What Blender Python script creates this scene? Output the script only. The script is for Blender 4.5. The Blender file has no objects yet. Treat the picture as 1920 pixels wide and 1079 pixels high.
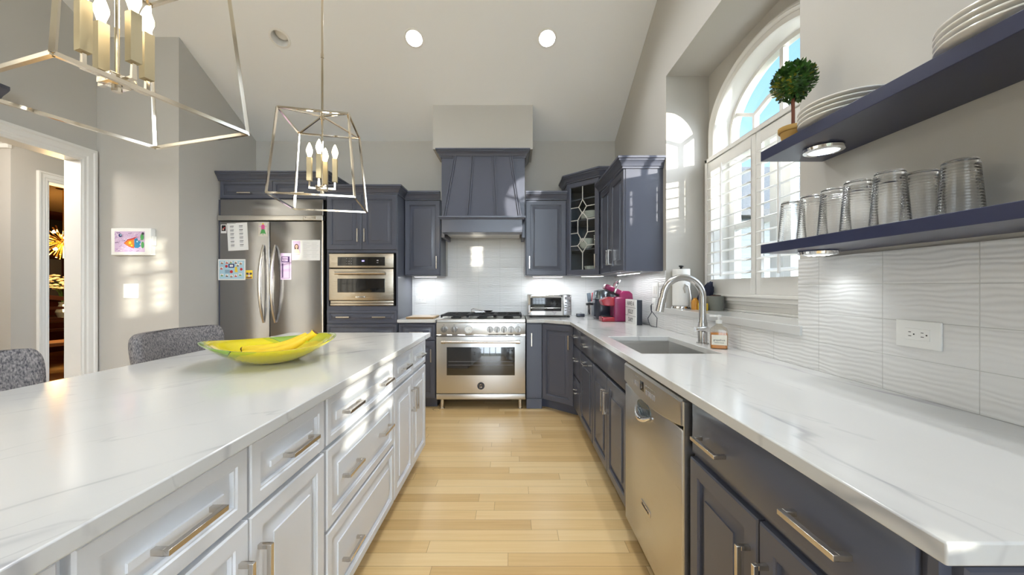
import bpy, bmesh, math, random
from mathutils import Vector, Matrix
random.seed(7)
PI = math.pi
SC = bpy.context.scene
COL = SC.collection

# ------------------------------------------------------------------ camera, sky, sun, exposure
cam_d = bpy.data.cameras.new('camera')
cam = bpy.data.objects.new('camera', cam_d)
COL.objects.link(cam)
cam.location = (0, 0, 1.24)
cam.rotation_euler = (PI / 2, 0, 0)
cam_d.sensor_width = 36
cam_d.lens = 700 * 36 / 1920
cam_d.clip_start = 0.02
cam_d.clip_end = 200
SC.camera = cam
SC.view_settings.view_transform = 'Standard'
SC.view_settings.look = 'None'
SC.view_settings.gamma = 1
SC.view_settings.use_curve_mapping = False
SC.view_settings.exposure = 1.0

SUN_DIR = Vector((0.640, -0.768, 0.112)).normalized()      # towards the sun
world = bpy.data.worlds.new('sky')
SC.world = world
world.use_nodes = True
wn, wl = world.node_tree.nodes, world.node_tree.links
wn.clear()
w_out = wn.new('ShaderNodeOutputWorld')
w_bg = wn.new('ShaderNodeBackground')
w_tc = wn.new('ShaderNodeTexCoord')
w_sep = wn.new('ShaderNodeSeparateXYZ')
w_ramp = wn.new('ShaderNodeValToRGB')
w_ramp.color_ramp.elements[0].position = 0.0
w_ramp.color_ramp.elements[0].color = (0.46, 0.68, 0.80, 1)
w_ramp.color_ramp.elements[1].position = 0.75
w_ramp.color_ramp.elements[1].color = (0.12, 0.36, 0.70, 1)
w_dot = wn.new('ShaderNodeVectorMath'); w_dot.operation = 'DOT_PRODUCT'
w_dot.inputs[1].default_value = SUN_DIR
w_max = wn.new('ShaderNodeMath'); w_max.operation = 'MAXIMUM'; w_max.inputs[1].default_value = 0
w_pow = wn.new('ShaderNodeMath'); w_pow.operation = 'POWER'; w_pow.inputs[1].default_value = 2.0
w_glow = wn.new('ShaderNodeMixRGB'); w_glow.blend_type = 'ADD'
w_glow.inputs[2].default_value = (8.0, 8.6, 9.6, 1)
wl.new(w_tc.outputs['Generated'], w_sep.inputs[0])
wl.new(w_sep.outputs['Z'], w_ramp.inputs[0])
wl.new(w_tc.outputs['Generated'], w_dot.inputs[0])
wl.new(w_dot.outputs['Value'], w_max.inputs[0])
wl.new(w_max.outputs[0], w_pow.inputs[0])
wl.new(w_pow.outputs[0], w_glow.inputs[0])
wl.new(w_ramp.outputs[0], w_glow.inputs[1])
wl.new(w_glow.outputs[0], w_bg.inputs[0])
w_bg.inputs[1].default_value = 0.95
wl.new(w_bg.outputs[0], w_out.inputs[0])

sun_d = bpy.data.lights.new('sun', 'SUN')
sun_d.energy = 6.5
sun_d.angle = math.radians(0.9)
sun_d.color = (1.0, 0.93, 0.80)
sun = bpy.data.objects.new('sun', sun_d)
COL.objects.link(sun)
sun.location = SUN_DIR * 30
sun.rotation_euler = SUN_DIR.to_track_quat('Z', 'Y').to_euler()

CAN_POWER = 8.0        # each lit recessed downlight
CAN_COLOR = (0.94, 0.975, 1.0)

# ------------------------------------------------------------------ materials
def nodes_of(m):
    m.use_nodes = True
    return m.node_tree.nodes, m.node_tree.links

def mat(name, color, rough=0.5, metal=0.0, coat=0.0, emit=None, estr=0.0, trans=0.0, ior=1.45, spec=0.5, bump=0.0, bscale=200.0, sheen=0.0):
    m = bpy.data.materials.new(name)
    n, l = nodes_of(m)
    b = n['Principled BSDF']
    b.inputs['Base Color'].default_value = (*color, 1)
    b.inputs['Roughness'].default_value = rough
    b.inputs['Metallic'].default_value = metal
    b.inputs['Coat Weight'].default_value = coat
    b.inputs['Coat Roughness'].default_value = 0.15
    b.inputs['Specular IOR Level'].default_value = spec
    b.inputs['IOR'].default_value = ior
    b.inputs['Transmission Weight'].default_value = trans
    b.inputs['Sheen Weight'].default_value = sheen
    if emit:
        b.inputs['Emission Color'].default_value = (*emit, 1)
        b.inputs['Emission Strength'].default_value = estr
    tc = n.new('ShaderNodeTexCoord')
    nz = n.new('ShaderNodeTexNoise')
    nz.inputs['Scale'].default_value = bscale
    l.new(tc.outputs['Object'], nz.inputs['Vector'])
    if bump > 0:
        bp = n.new('ShaderNodeBump')
        bp.inputs['Strength'].default_value = bump
        bp.inputs['Distance'].default_value = 0.002
        l.new(nz.outputs['Fac'], bp.inputs['Height'])
        l.new(bp.outputs['Normal'], b.inputs['Normal'])
    return m

def mathn(n, l, op, a, b=None):
    k = n.new('ShaderNodeMath'); k.operation = op
    for i, v in enumerate((a, b)):
        if v is None: continue
        if isinstance(v, (int, float)): k.inputs[i].default_value = v
        else: l.new(v, k.inputs[i])
    return k.outputs[0]

def brushed(name, color, rough, sx, sy, sz, amount=0.12, bump=0.06):
    m = mat(name, color, rough, 1.0)
    n, l = nodes_of(m)
    b = n['Principled BSDF']
    tc = n.new('ShaderNodeTexCoord'); mp = n.new('ShaderNodeMapping')
    mp.inputs['Scale'].default_value = (sx, sy, sz)
    nz = n.new('ShaderNodeTexNoise'); nz.inputs['Scale'].default_value = 1.0; nz.inputs['Detail'].default_value = 3
    l.new(tc.outputs['Object'], mp.inputs[0]); l.new(mp.outputs[0], nz.inputs['Vector'])
    r = mathn(n, l, 'MULTIPLY_ADD', nz.outputs['Fac'], amount)
    r.node.inputs[2].default_value = rough - amount / 2
    l.new(r, b.inputs['Roughness'])
    bp = n.new('ShaderNodeBump'); bp.inputs['Strength'].default_value = bump; bp.inputs['Distance'].default_value = 0.001
    l.new(nz.outputs['Fac'], bp.inputs['Height']); l.new(bp.outputs[0], b.inputs['Normal'])
    return m

def quartz(name, ang):
    m = mat(name, (0.8, 0.79, 0.76), 0.13)
    n, l = nodes_of(m); b = n['Principled BSDF']
    tc = n.new('ShaderNodeTexCoord')
    m0 = n.new('ShaderNodeMapping'); m0.inputs['Rotation'].default_value = (0, 0, math.radians(-ang)); l.new(tc.outputs['Object'], m0.inputs[0])
    mp = n.new('ShaderNodeMapping'); mp.inputs['Scale'].default_value = (0.42, 1.9, 0.6)
    l.new(m0.outputs[0], mp.inputs[0])
    def vein(scale, width, seed, soft):
        nz = n.new('ShaderNodeTexNoise'); nz.noise_dimensions = '4D'
        nz.inputs['W'].default_value = seed; nz.inputs['Scale'].default_value = scale
        nz.inputs['Detail'].default_value = 6; nz.inputs['Roughness'].default_value = 0.45; nz.inputs['Distortion'].default_value = 0.35
        l.new(mp.outputs[0], nz.inputs['Vector'])
        d = mathn(n, l, 'ABSOLUTE', mathn(n, l, 'SUBTRACT', nz.outputs['Fac'], 0.5))
        mr = n.new('ShaderNodeMapRange'); mr.inputs[1].default_value = 0; mr.inputs[2].default_value = width
        mr.inputs[3].default_value = 1; mr.inputs[4].default_value = 0; mr.interpolation_type = 'SMOOTHSTEP'
        l.new(d, mr.inputs[0])
        mod = n.new('ShaderNodeTexNoise'); mod.inputs['Scale'].default_value = 2.3 + seed
        l.new(tc.outputs['Object'], mod.inputs['Vector'])
        ms = n.new('ShaderNodeMapRange'); ms.inputs[1].default_value = 0.36; ms.inputs[2].default_value = 0.62
        l.new(mod.outputs['Fac'], ms.inputs[0])
        return mathn(n, l, 'MULTIPLY', mathn(n, l, 'MULTIPLY', mr.outputs[0], ms.outputs[0]), soft)
    v = mathn(n, l, 'ADD', vein(0.9, 0.010, 1.7, 0.62), vein(0.9, 0.05, 1.7, 0.14))
    v = mathn(n, l, 'ADD', v, vein(2.1, 0.006, 5.3, 0.3))
    mx = n.new('ShaderNodeMixRGB'); mx.inputs[1].default_value = (0.62, 0.62, 0.61, 1); mx.inputs[2].default_value = (0.34, 0.34, 0.36, 1)
    mx.use_clamp = True
    l.new(v, mx.inputs[0]); l.new(mx.outputs[0], b.inputs['Base Color'])
    return m

def tile(name, axis):
    m = mat(name, (0.8, 0.8, 0.8), 0.14)
    n, l = nodes_of(m); b = n['Principled BSDF']
    tc = n.new('ShaderNodeTexCoord'); sp = n.new('ShaderNodeSeparateXYZ'); l.new(tc.outputs['Object'], sp.inputs[0])
    u = sp.outputs['X' if axis == 'X' else 'Y']; v = sp.outputs['Z']
    TW, TH = 0.25, 0.1125
    u0 = 0.109 if axis == 'X' else 0.204
    fu = mathn(n, l, 'FRACT', mathn(n, l, 'DIVIDE', mathn(n, l, 'ADD', u, 10 * TW - u0 + TW), TW))
    fv = mathn(n, l, 'FRACT', mathn(n, l, 'DIVIDE', mathn(n, l, 'ADD', v, 10 * TH - 0.914), TH))
    du = mathn(n, l, 'MULTIPLY', mathn(n, l, 'SUBTRACT', 0.5, mathn(n, l, 'ABSOLUTE', mathn(n, l, 'SUBTRACT', fu, 0.5))), TW)
    dv = mathn(n, l, 'MULTIPLY', mathn(n, l, 'SUBTRACT', 0.5, mathn(n, l, 'ABSOLUTE', mathn(n, l, 'SUBTRACT', fv, 0.5))), TH)
    d = mathn(n, l, 'MINIMUM', du, dv)
    g = n.new('ShaderNodeMapRange'); g.inputs[1].default_value = 0.0004; g.inputs[2].default_value = 0.0016
    l.new(d, g.inputs[0])
    mx = n.new('ShaderNodeMixRGB'); mx.inputs[1].default_value = (0.56, 0.56, 0.55, 1); mx.inputs[2].default_value = (0.75, 0.75, 0.745, 1)
    l.new(g.outputs[0], mx.inputs[0]); l.new(mx.outputs[0], b.inputs['Base Color'])
    # wavy relief of the glazed face
    cv = n.new('ShaderNodeCombineXYZ'); l.new(mathn(n, l, 'MULTIPLY', u, 7.0), cv.inputs[0]); l.new(mathn(n, l, 'MULTIPLY', v, 16.0), cv.inputs[1])
    nz = n.new('ShaderNodeTexNoise'); nz.inputs['Scale'].default_value = 1.0; nz.inputs['Detail'].default_value = 1.5
    l.new(cv.outputs[0], nz.inputs['Vector'])
    ph = mathn(n, l, 'ADD', mathn(n, l, 'MULTIPLY', v, 2 * PI / 0.0161), mathn(n, l, 'MULTIPLY', nz.outputs['Fac'], 13.0))
    w = mathn(n, l, 'SINE', ph)
    h = mathn(n, l, 'ADD', mathn(n, l, 'MULTIPLY', w, 0.0011), mathn(n, l, 'MULTIPLY', g.outputs[0], 0.0016))
    bp = n.new('ShaderNodeBump'); bp.inputs['Strength'].default_value = 0.45; bp.inputs['Distance'].default_value = 1.0
    l.new(h, bp.inputs['Height']); l.new(bp.outputs[0], b.inputs['Normal'])
    return m

def oak(name, c0, c1, c2, along='X', pw=0.083, pl=0.95, rough=0.28):
    m = mat(name, c1, rough)
    n, l = nodes_of(m); b = n['Principled BSDF']
    tc = n.new('ShaderNodeTexCoord'); sp = n.new('ShaderNodeSeparateXYZ'); l.new(tc.outputs['Object'], sp.inputs[0])
    u, v = (sp.outputs['X'], sp.outputs['Y']) if along == 'X' else (sp.outputs['Y'], sp.outputs['X'])
    vr = mathn(n, l, 'DIVIDE', v, pw)
    row = mathn(n, l, 'FLOOR', vr)
    w1 = n.new('ShaderNodeTexWhiteNoise'); w1.noise_dimensions = '1D'; l.new(row, w1.inputs['W'])
    us = mathn(n, l, 'DIVIDE', mathn(n, l, 'ADD', u, mathn(n, l, 'MULTIPLY', w1.outputs['Value'], 7.3)), pl)
    col = mathn(n, l, 'FLOOR', us)
    cc = n.new('ShaderNodeCombineXYZ'); l.new(row, cc.inputs[0]); l.new(col, cc.inputs[1])
    w2 = n.new('ShaderNodeTexWhiteNoise'); w2.noise_dimensions = '2D'; l.new(cc.outputs[0], w2.inputs['Vector'])
    gv = n.new('ShaderNodeCombineXYZ')
    l.new(mathn(n, l, 'MULTIPLY', u, 2.2), gv.inputs[0])
    l.new(mathn(n, l, 'MULTIPLY', v, 60.0), gv.inputs[1])
    l.new(mathn(n, l, 'MULTIPLY', w2.outputs['Value'], 50.0), gv.inputs[2])
    nz = n.new('ShaderNodeTexNoise'); nz.inputs['Scale'].default_value = 1.0; nz.inputs['Detail'].default_value = 5; nz.inputs['Distortion'].default_value = 0.6
    l.new(gv.outputs[0], nz.inputs['Vector'])
    f = mathn(n, l, 'ADD', mathn(n, l, 'MULTIPLY', w2.outputs['Value'], 0.55), mathn(n, l, 'MULTIPLY', nz.outputs['Fac'], 0.5))
    rp = n.new('ShaderNodeValToRGB')
    rp.color_ramp.elements[0].position = 0.15; rp.color_ramp.elements[0].color = (*c0, 1)
    rp.color_ramp.elements[1].position = 0.95; rp.color_ramp.elements[1].color = (*c2, 1)
    e = rp.color_ramp.elements.new(0.55); e.color = (*c1, 1)
    l.new(f, rp.inputs[0])
    fv = mathn(n, l, 'FRACT', vr); fu = mathn(n, l, 'FRACT', us)
    dv = mathn(n, l, 'MULTIPLY', mathn(n, l, 'SUBTRACT', 0.5, mathn(n, l, 'ABSOLUTE', mathn(n, l, 'SUBTRACT', fv, 0.5))), pw)
    du = mathn(n, l, 'MULTIPLY', mathn(n, l, 'SUBTRACT', 0.5, mathn(n, l, 'ABSOLUTE', mathn(n, l, 'SUBTRACT', fu, 0.5))), pl)
    d = mathn(n, l, 'MINIMUM', dv, du)
    g = n.new('ShaderNodeMapRange'); g.inputs[1].default_value = 0.0002; g.inputs[2].default_value = 0.0014
    l.new(d, g.inputs[0])
    mx = n.new('ShaderNodeMixRGB'); mx.inputs[1].default_value = (c0[0] * .45, c0[1] * .4, c0[2] * .35, 1)
    l.new(g.outputs[0], mx.inputs[0]); l.new(rp.outputs[0], mx.inputs[2]); l.new(mx.outputs[0], b.inputs['Base Color'])
    bp = n.new('ShaderNodeBump'); bp.inputs['Strength'].default_value = 0.25; bp.inputs['Distance'].default_value = 0.002
    l.new(mathn(n, l, 'ADD', g.outputs[0], mathn(n, l, 'MULTIPLY', nz.outputs['Fac'], 0.15)), bp.inputs['Height']); l.new(bp.outputs[0], b.inputs['Normal'])
    return m

def mottled(name, ca, cb, scale, rough, stretch=(1, 1, 1), lo=0.35, hi=0.65, bump=0.0, metal=0.0):
    m = mat(name, ca, rough, metal)
    n, l = nodes_of(m); b = n['Principled BSDF']
    tc = n.new('ShaderNodeTexCoord'); mp = n.new('ShaderNodeMapping'); mp.inputs['Scale'].default_value = stretch
    nz = n.new('ShaderNodeTexNoise'); nz.inputs['Scale'].default_value = scale; nz.inputs['Detail'].default_value = 4
    l.new(tc.outputs['Object'], mp.inputs[0]); l.new(mp.outputs[0], nz.inputs['Vector'])
    rp = n.new('ShaderNodeValToRGB')
    rp.color_ramp.elements[0].position = lo; rp.color_ramp.elements[0].color = (*ca, 1)
    rp.color_ramp.elements[1].position = hi; rp.color_ramp.elements[1].color = (*cb, 1)
    l.new(nz.outputs['Fac'], rp.inputs[0]); l.new(rp.outputs[0], b.inputs['Base Color'])
    if bump:
        bp = n.new('ShaderNodeBump'); bp.inputs['Strength'].default_value = bump; bp.inputs['Distance'].default_value = 0.003
        l.new(nz.outputs['Fac'], bp.inputs['Height']); l.new(bp.outputs[0], b.inputs['Normal'])
    return m

def thin_glass(name, tint=(1, 1, 1), refl=0.08):
    m = bpy.data.materials.new(name)
    n, l = nodes_of(m); n.clear()
    o = n.new('ShaderNodeOutputMaterial'); mx = n.new('ShaderNodeMixShader')
    t = n.new('ShaderNodeBsdfTransparent'); t.inputs[0].default_value = (*tint, 1)
    g = n.new('ShaderNodeBsdfGlossy'); g.inputs['Roughness'].default_value = 0.02
    f = n.new('ShaderNodeLayerWeight'); f.inputs[0].default_value = 0.5
    pw = n.new('ShaderNodeMath'); pw.operation = 'POWER'; pw.inputs[1].default_value = 5.0; l.new(f.outputs['Facing'], pw.inputs[0])
    s = n.new('ShaderNodeMath'); s.operation = 'MULTIPLY_ADD'; s.inputs[1].default_value = 0.5; s.inputs[2].default_value = refl
    l.new(pw.outputs[0], s.inputs[0]); l.new(s.outputs[0], mx.inputs[0])
    l.new(t.outputs[0], mx.inputs[1]); l.new(g.outputs[0], mx.inputs[2]); l.new(mx.outputs[0], o.inputs[0])
    return m

M = {}
M['wall'] = mat('greige_wall_paint', (0.535, 0.515, 0.478), 0.75, bump=0.08, bscale=350)
M['wall_light'] = mat('pale_hall_paint', (0.62, 0.6, 0.56), 0.75, bump=0.05, bscale=350)
M['ceil'] = mat('ceiling_paint', (0.88, 0.885, 0.89), 0.8, bump=0.05, bscale=300)
M['trim'] = mat('white_trim_paint', (0.80, 0.79, 0.76), 0.35)
M['floor'] = oak('oak_strip_floor', (0.58, 0.37, 0.155), (0.72, 0.50, 0.235), (0.82, 0.62, 0.34))
M['navy'] = mat('navy_cabinet_paint', (0.080, 0.086, 0.116), 0.33, coat=0.15)
M['navy_deep'] = mat('navy_shelf_paint', (0.030, 0.036, 0.085), 0.3, coat=0.15)
M['white_cab'] = mat('white_cabinet_paint', (0.74, 0.76, 0.80), 0.33)
M['quartz'] = quartz('veined_quartz', 104)
M['quartz_i'] = quartz('veined_quartz_island', 56)
M['tile_b'] = tile('wavy_white_tile_back', 'X')
M['tile_r'] = tile('wavy_white_tile_right', 'Y')
M['steel'] = brushed('brushed_steel', (0.36, 0.355, 0.36), 0.19, 900, 900, 4)
M['steel_h'] = brushed('brushed_steel_horizontal', (0.66, 0.64, 0.61), 0.30, 4, 4, 900)
M['steel_dw'] = brushed('dishwasher_steel', (0.60, 0.585, 0.56), 0.30, 4, 4, 900)
M['nickel'] = mat('satin_nickel', (0.64, 0.60, 0.55), 0.24, 1.0)
M['pnickel'] = mat('polished_nickel', (0.86, 0.79, 0.68), 0.09, 1.0)
M['sleeve'] = mat('champagne_sleeve', (0.40, 0.34, 0.22), 0.6, 0.8)
M['knob'] = mat('dark_knob_metal', (0.30, 0.285, 0.27), 0.3, 1.0)
M['steel_o'] = brushed('warm_oven_steel', (0.46, 0.41, 0.34), 0.26, 4, 4, 900)
M['came'] = mat('pale_lead_came', (0.72, 0.70, 0.66), 0.4, 0.4)
M['chrome'] = mat('chrome', (0.85, 0.85, 0.86), 0.06, 1.0)
M['faucet'] = brushed('faucet_steel', (0.52, 0.51, 0.50), 0.24, 60, 60, 60)
M['black'] = mat('black_plastic', (0.012, 0.012, 0.014), 0.35)
M['iron'] = mat('cast_iron', (0.018, 0.018, 0.02), 0.55, bump=0.3, bscale=250)
M['blackglass'] = mat('black_glass', (0.006, 0.006, 0.007), 0.06, coat=0.5)
M['ovenglass'] = mat('dark_oven_glass', (0.012, 0.012, 0.013), 0.03, coat=1.0, spec=1.0)
M['dark'] = mat('dark_void', (0.01, 0.009, 0.008), 0.8)
M['white'] = mat('white_plastic', (0.82, 0.82, 0.80), 0.35)
M['paper'] = mat('white_paper', (0.83, 0.82, 0.80), 0.8)
M['china'] = mat('white_china', (0.82, 0.80, 0.76), 0.15)
M['glass'] = mat('clear_glass', (1, 1, 1), 0.0, trans=1.0, ior=1.45)
M['pane'] = thin_glass('window_pane', (0.97, 0.99, 0.99), 0.03)
M['cabpane'] = thin_glass('cabinet_pane', (0.92, 0.95, 0.94), 0.03)
M['bulb'] = mat('lit_bulb', (1, .9, .7), 0.2, emit=(1.0, 0.80, 0.50), estr=11)
M['canlamp'] = mat('lit_downlight_lamp', (1, 1, 1), 0.4, emit=(1.0, 0.95, 0.88), estr=9)
M['baffle'] = mat('white_baffle', (0.85, 0.84, 0.82), 0.4)
M['puck'] = mat('puck_light_lens', (0.8, 0.85, 0.85), 0.3, emit=(0.85, 0.97, 1.0), estr=0.75)
M['led'] = mat('lit_led', (1, 1, 1), 0.3, emit=(0.95, 1.0, 1.0), estr=6)
M['strip'] = mat('lit_strip_lens', (1, 1, 1), 0.3, emit=(0.95, 0.98, 1.0), estr=3.0)
M['fabric'] = mottled('grey_tweed', (0.045, 0.045, 0.055), (0.34, 0.31, 0.30), 230, 0.9, (1, 1, .4), 0.3, 0.72, 0.35)
M['legwood'] = mat('dark_leg_wood', (0.03, 0.018, 0.012), 0.4)
M['leaf'] = mottled('boxwood_leaf', (0.012, 0.045, 0.010), (0.06, 0.16, 0.025), 40, 0.45)
M['leafy'] = mottled('boxwood_leaf_yellow', (0.10, 0.17, 0.02), (0.38, 0.32, 0.03), 40, 0.45)
M['stem'] = mat('brown_stem', (0.17, 0.055, 0.03), 0.6)
M['clay'] = mat('ochre_clay', (0.55, 0.33, 0.09), 0.55, bump=0.2, bscale=90)
M['magenta'] = mat('magenta_plastic', (0.20, 0.008, 0.065), 0.3, coat=0.3)
M['red'] = mat('red_plastic', (0.30, 0.006, 0.02), 0.3, coat=0.3)
M['slate'] = mat('slate_plastic', (0.022, 0.028, 0.045), 0.3, coat=0.3)
M['greyshine'] = mat('grey_metal_plastic', (0.16, 0.19, 0.21), 0.2, 0.6)
M['teal'] = mat('teal_silicone', (0.10, 0.32, 0.30), 0.5)
M['greysil'] = mat('grey_silicone', (0.13, 0.16, 0.19), 0.5)
M['redsil'] = mat('red_silicone', (0.5, 0.02, 0.03), 0.45)
M['board'] = oak('maple_board', (0.42, 0.26, 0.12), (0.55, 0.38, 0.2), (0.66, 0.48, 0.28), pw=0.05, pl=2.0, rough=0.5)
M['boardtop'] = mat('pale_board_top', (0.60, 0.52, 0.43), 0.55)
M['towel'] = mat('paper_towel', (0.86, 0.85, 0.83), 0.9, bump=0.4, bscale=150)
M['cloth'] = mat('navy_cloth', (0.018, 0.022, 0.045), 0.9, bump=0.4, bscale=120)
M['amber'] = mat('amber_liquid', (0.85, 0.40, 0.06), 0.1, trans=0.4)
M['soap'] = mat('orange_soap', (0.85, 0.36, 0.10), 0.15, trans=0.35)
M['label'] = mat('cream_label', (0.84, 0.80, 0.68), 0.6)
M['ink'] = mat('grey_ink', (0.06, 0.06, 0.065), 0.7)
M['greypot'] = mat('grey_stoneware', (0.22, 0.23, 0.21), 0.7, bump=0.3, bscale=80)
M['sponge'] = mat('yellow_sponge', (0.75, 0.5, 0.05), 0.9)
M['bowl_y'] = mat('yellow_fused_glass', (0.80, 0.66, 0.004), 0.08, coat=0.6, trans=0.25, emit=None)
M['banana'] = mottled('ripe_banana', (0.80, 0.58, 0.03), (0.74, 0.48, 0.02), 12, 0.5)
M['bananaend'] = mat('banana_brown_end', (0.10, 0.04, 0.015), 0.7)
M['lettering'] = mat('black_lettering', (0.015, 0.015, 0.018), 0.5)
M['lightbox'] = mat('lightbox_panel', (0.85, 0.86, 0.83), 0.5)
M['roof'] = mottled('grey_shingles', (0.04, 0.045, 0.05), (0.10, 0.105, 0.11), 30, 0.9, (1, 1, 4))
M['siding'] = mottled('pale_siding', (0.085, 0.105, 0.115), (0.12, 0.14, 0.15), 9, 0.8, (.2, .2, 8))
M['lawn'] = mottled('winter_lawn', (0.09, 0.10, 0.04), (0.16, 0.15, 0.07), 3, 0.95)
M['gold'] = mat('gold_metal', (0.85, 0.55, 0.16), 0.2, 1.0)
M['redwall'] = mat('dark_red_wall', (0.10, 0.022, 0.014), 0.7)
M['ochreceil'] = mat('ochre_ceiling', (0.58, 0.40, 0.18), 0.8)
M['mahogany'] = mat('dark_mahogany', (0.035, 0.012, 0.008), 0.3)
M['orchid'] = mat('cream_petals', (0.75, 0.66, 0.45), 0.6)
M['window_dusk'] = mat('bluish_mirror_glass', (0.30, 0.36, 0.42), 0.12, 0.6)
for k, c in dict(purple=(0.36, 0.2, 0.45), lilac=(0.62, 0.47, 0.66), deep_purple=(0.06, 0.03, 0.11), orange=(0.75, 0.22, 0.02), blue=(0.03, 0.22, 0.40), skyblue=(0.42, 0.62, 0.72),
                 crimson=(0.55, 0.03, 0.04), green=(0.08, 0.35, 0.10), pink=(0.75, 0.12, 0.35), yellow=(0.85, 0.62, 0.05), skin=(0.62, 0.36, 0.27), hair=(0.05, 0.022, 0.015), cream=(0.75, 0.68, 0.52), navyink=(0.03, 0.04, 0.16), grey=(0.35, 0.34, 0.36), brown=(0.25, 0.12, 0.05)).items():
    M['p_' + k] = mat('print_' + k, c, 0.7)

# ------------------------------------------------------------------ mesh helpers
def new_bm(): return bmesh.new()

def box(bm, x0, x1, y0, y1, z0, z1, mi=0):
    v = [bm.verts.new(p) for p in ((x0, y0, z0), (x1, y0, z0), (x1, y1, z0), (x0, y1, z0), (x0, y0, z1), (x1, y0, z1), (x1, y1, z1), (x0, y1, z1))]
    fs = [bm.faces.new([v[i] for i in q]) for q in ((0, 3, 2, 1), (4, 5, 6, 7), (0, 1, 5, 4), (1, 2, 6, 5), (2, 3, 7, 6), (3, 0, 4, 7))]
    for f in fs: f.material_index = mi
    return fs

def prism(bm, pts, axis, a0, a1, mi=0):
    """extrude a 2-D polygon along an axis; pts are (y,z) for X, (x,z) for Y, (x,y) for Z"""
    def mk(p, a):
        return {'X': (a, p[0], p[1]), 'Y': (p[0], a, p[1]), 'Z': (p[0], p[1], a)}[axis]
    A = [bm.verts.new(mk(p, a0)) for p in pts]; B = [bm.verts.new(mk(p, a1)) for p in pts]
    fs = [bm.faces.new(A), bm.faces.new(B[::-1])]
    n = len(pts)
    for i in range(n):
        fs.append(bm.faces.new((A[i], B[i], B[(i + 1) % n], A[(i + 1) % n])))
    for f in fs: f.material_index = mi
    return fs

def basis(d):
    d = d.normalized()
    a = Vector((0, 0, 1)) if abs(d.z) < 0.95 else Vector((1, 0, 0))
    u = d.cross(a).normalized(); w = d.cross(u).normalized()
    return u, w

def cyl(bm, p0, p1, r0, r1=None, seg=16, cap=True, mi=0):
    p0, p1 = Vector(p0), Vector(p1); r1 = r0 if r1 is None else r1
    u, w = basis(p1 - p0)
    A, B = [], []
    for i in range(seg):
        t = 2 * PI * i / seg
        o = u * math.cos(t) + w * math.sin(t)
        A.append(bm.verts.new(p0 + o * r0)); B.append(bm.verts.new(p1 + o * r1))
    for i in range(seg):
        f = bm.faces.new((A[i], B[i], B[(i + 1) % seg], A[(i + 1) % seg])); f.material_index = mi
    if cap:
        f = bm.faces.new(A[::-1]); f.material_index = mi
        f = bm.faces.new(B); f.material_index = mi

def tube(bm, pts, r, seg=10, square=False, mi=0, up=None):
    """sweep along a polyline; r is a radius or a list"""
    pts = [Vector(p) for p in pts]; n = len(pts)
    rs = r if isinstance(r, (list, tuple)) else [r] * n
    rings = []; pu = None
    for i in range(n):
        if i == 0: d = pts[1] - pts[0]
        elif i == n - 1: d = pts[-1] - pts[-2]
        else: d = (pts[i + 1] - pts[i]).normalized() + (pts[i] - pts[i - 1]).normalized()
        d.normalize()
        if pu is None:
            if up is not None:
                u = (Vector(up) - d * d.dot(Vector(up))).normalized()
            else: u, _ = basis(d)
        else:
            u = (pu - d * d.dot(pu)).normalized()
        w = d.cross(u); pu = u
        k = 1.0
        if 0 < i < n - 1:
            c = d.dot((pts[i] - pts[i - 1]).normalized()); k = 1.0 / max(c, 0.4) if square else 1.0
        ring = []
        m = 4 if square else seg
        for j in range(m):
            t = 2 * PI * j / m + (PI / 4 if square else 0)
            ring.append(bm.verts.new(pts[i] + (u * math.cos(t) + w * math.sin(t)) * rs[i] * (math.sqrt(2) if square else 1) * k))
        rings.append(ring)
    m = len(rings[0])
    for a, b in zip(rings, rings[1:]):
        for j in range(m):
            f = bm.faces.new((a[j], a[(j + 1) % m], b[(j + 1) % m], b[j])); f.material_index = mi
    f = bm.faces.new(rings[0][::-1]); f.material_index = mi
    f = bm.faces.new(rings[-1]); f.material_index = mi

def lathe(bm, prof, c=(0, 0, 0), seg=32, sx=1.0, sy=1.0, rot=0.0, mi=0, wav=None):
    """revolve (r,z) pairs about z"""
    rings = []
    for (r, z) in prof:
        if r < 1e-6:
            rings.append([bm.verts.new((c[0], c[1], c[2] + z))]); continue
        ring = []
        for i in range(seg):
            t = 2 * PI * i / seg
            q = r * (wav(t, r, z) if wav else 1)
            x, y = q * math.cos(t) * sx, q * math.sin(t) * sy
            ring.append(bm.verts.new((c[0] + x * math.cos(rot) - y * math.sin(rot), c[1] + x * math.sin(rot) + y * math.cos(rot), c[2] + z)))
        rings.append(ring)
    for a, b in zip(rings, rings[1:]):
        if len(a) == 1 and len(b) == 1: continue
        for i in range(seg):
            j = (i + 1) % seg
            if len(a) == 1: f = bm.faces.new((a[0], b[j], b[i]))
            elif len(b) == 1: f = bm.faces.new((a[i], a[j], b[0]))
            else: f = bm.faces.new((a[i], a[j], b[j], b[i]))
            f.material_index = mi

def loft_rects(bm, rows, close=True, mi=0):
    """rows of closed loops with equal vertex count"""
    R = [[bm.verts.new(p) for p in row] for row in rows]
    n = len(R[0])
    for a, b in zip(R, R[1:]):
        for j in range(n):
            f = bm.faces.new((a[j], a[(j + 1) % n], b[(j + 1) % n], b[j])); f.material_index = mi
    if close:
        f = bm.faces.new(R[0][::-1]); f.material_index = mi
        f = bm.faces.new(R[-1]); f.material_index = mi

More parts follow.
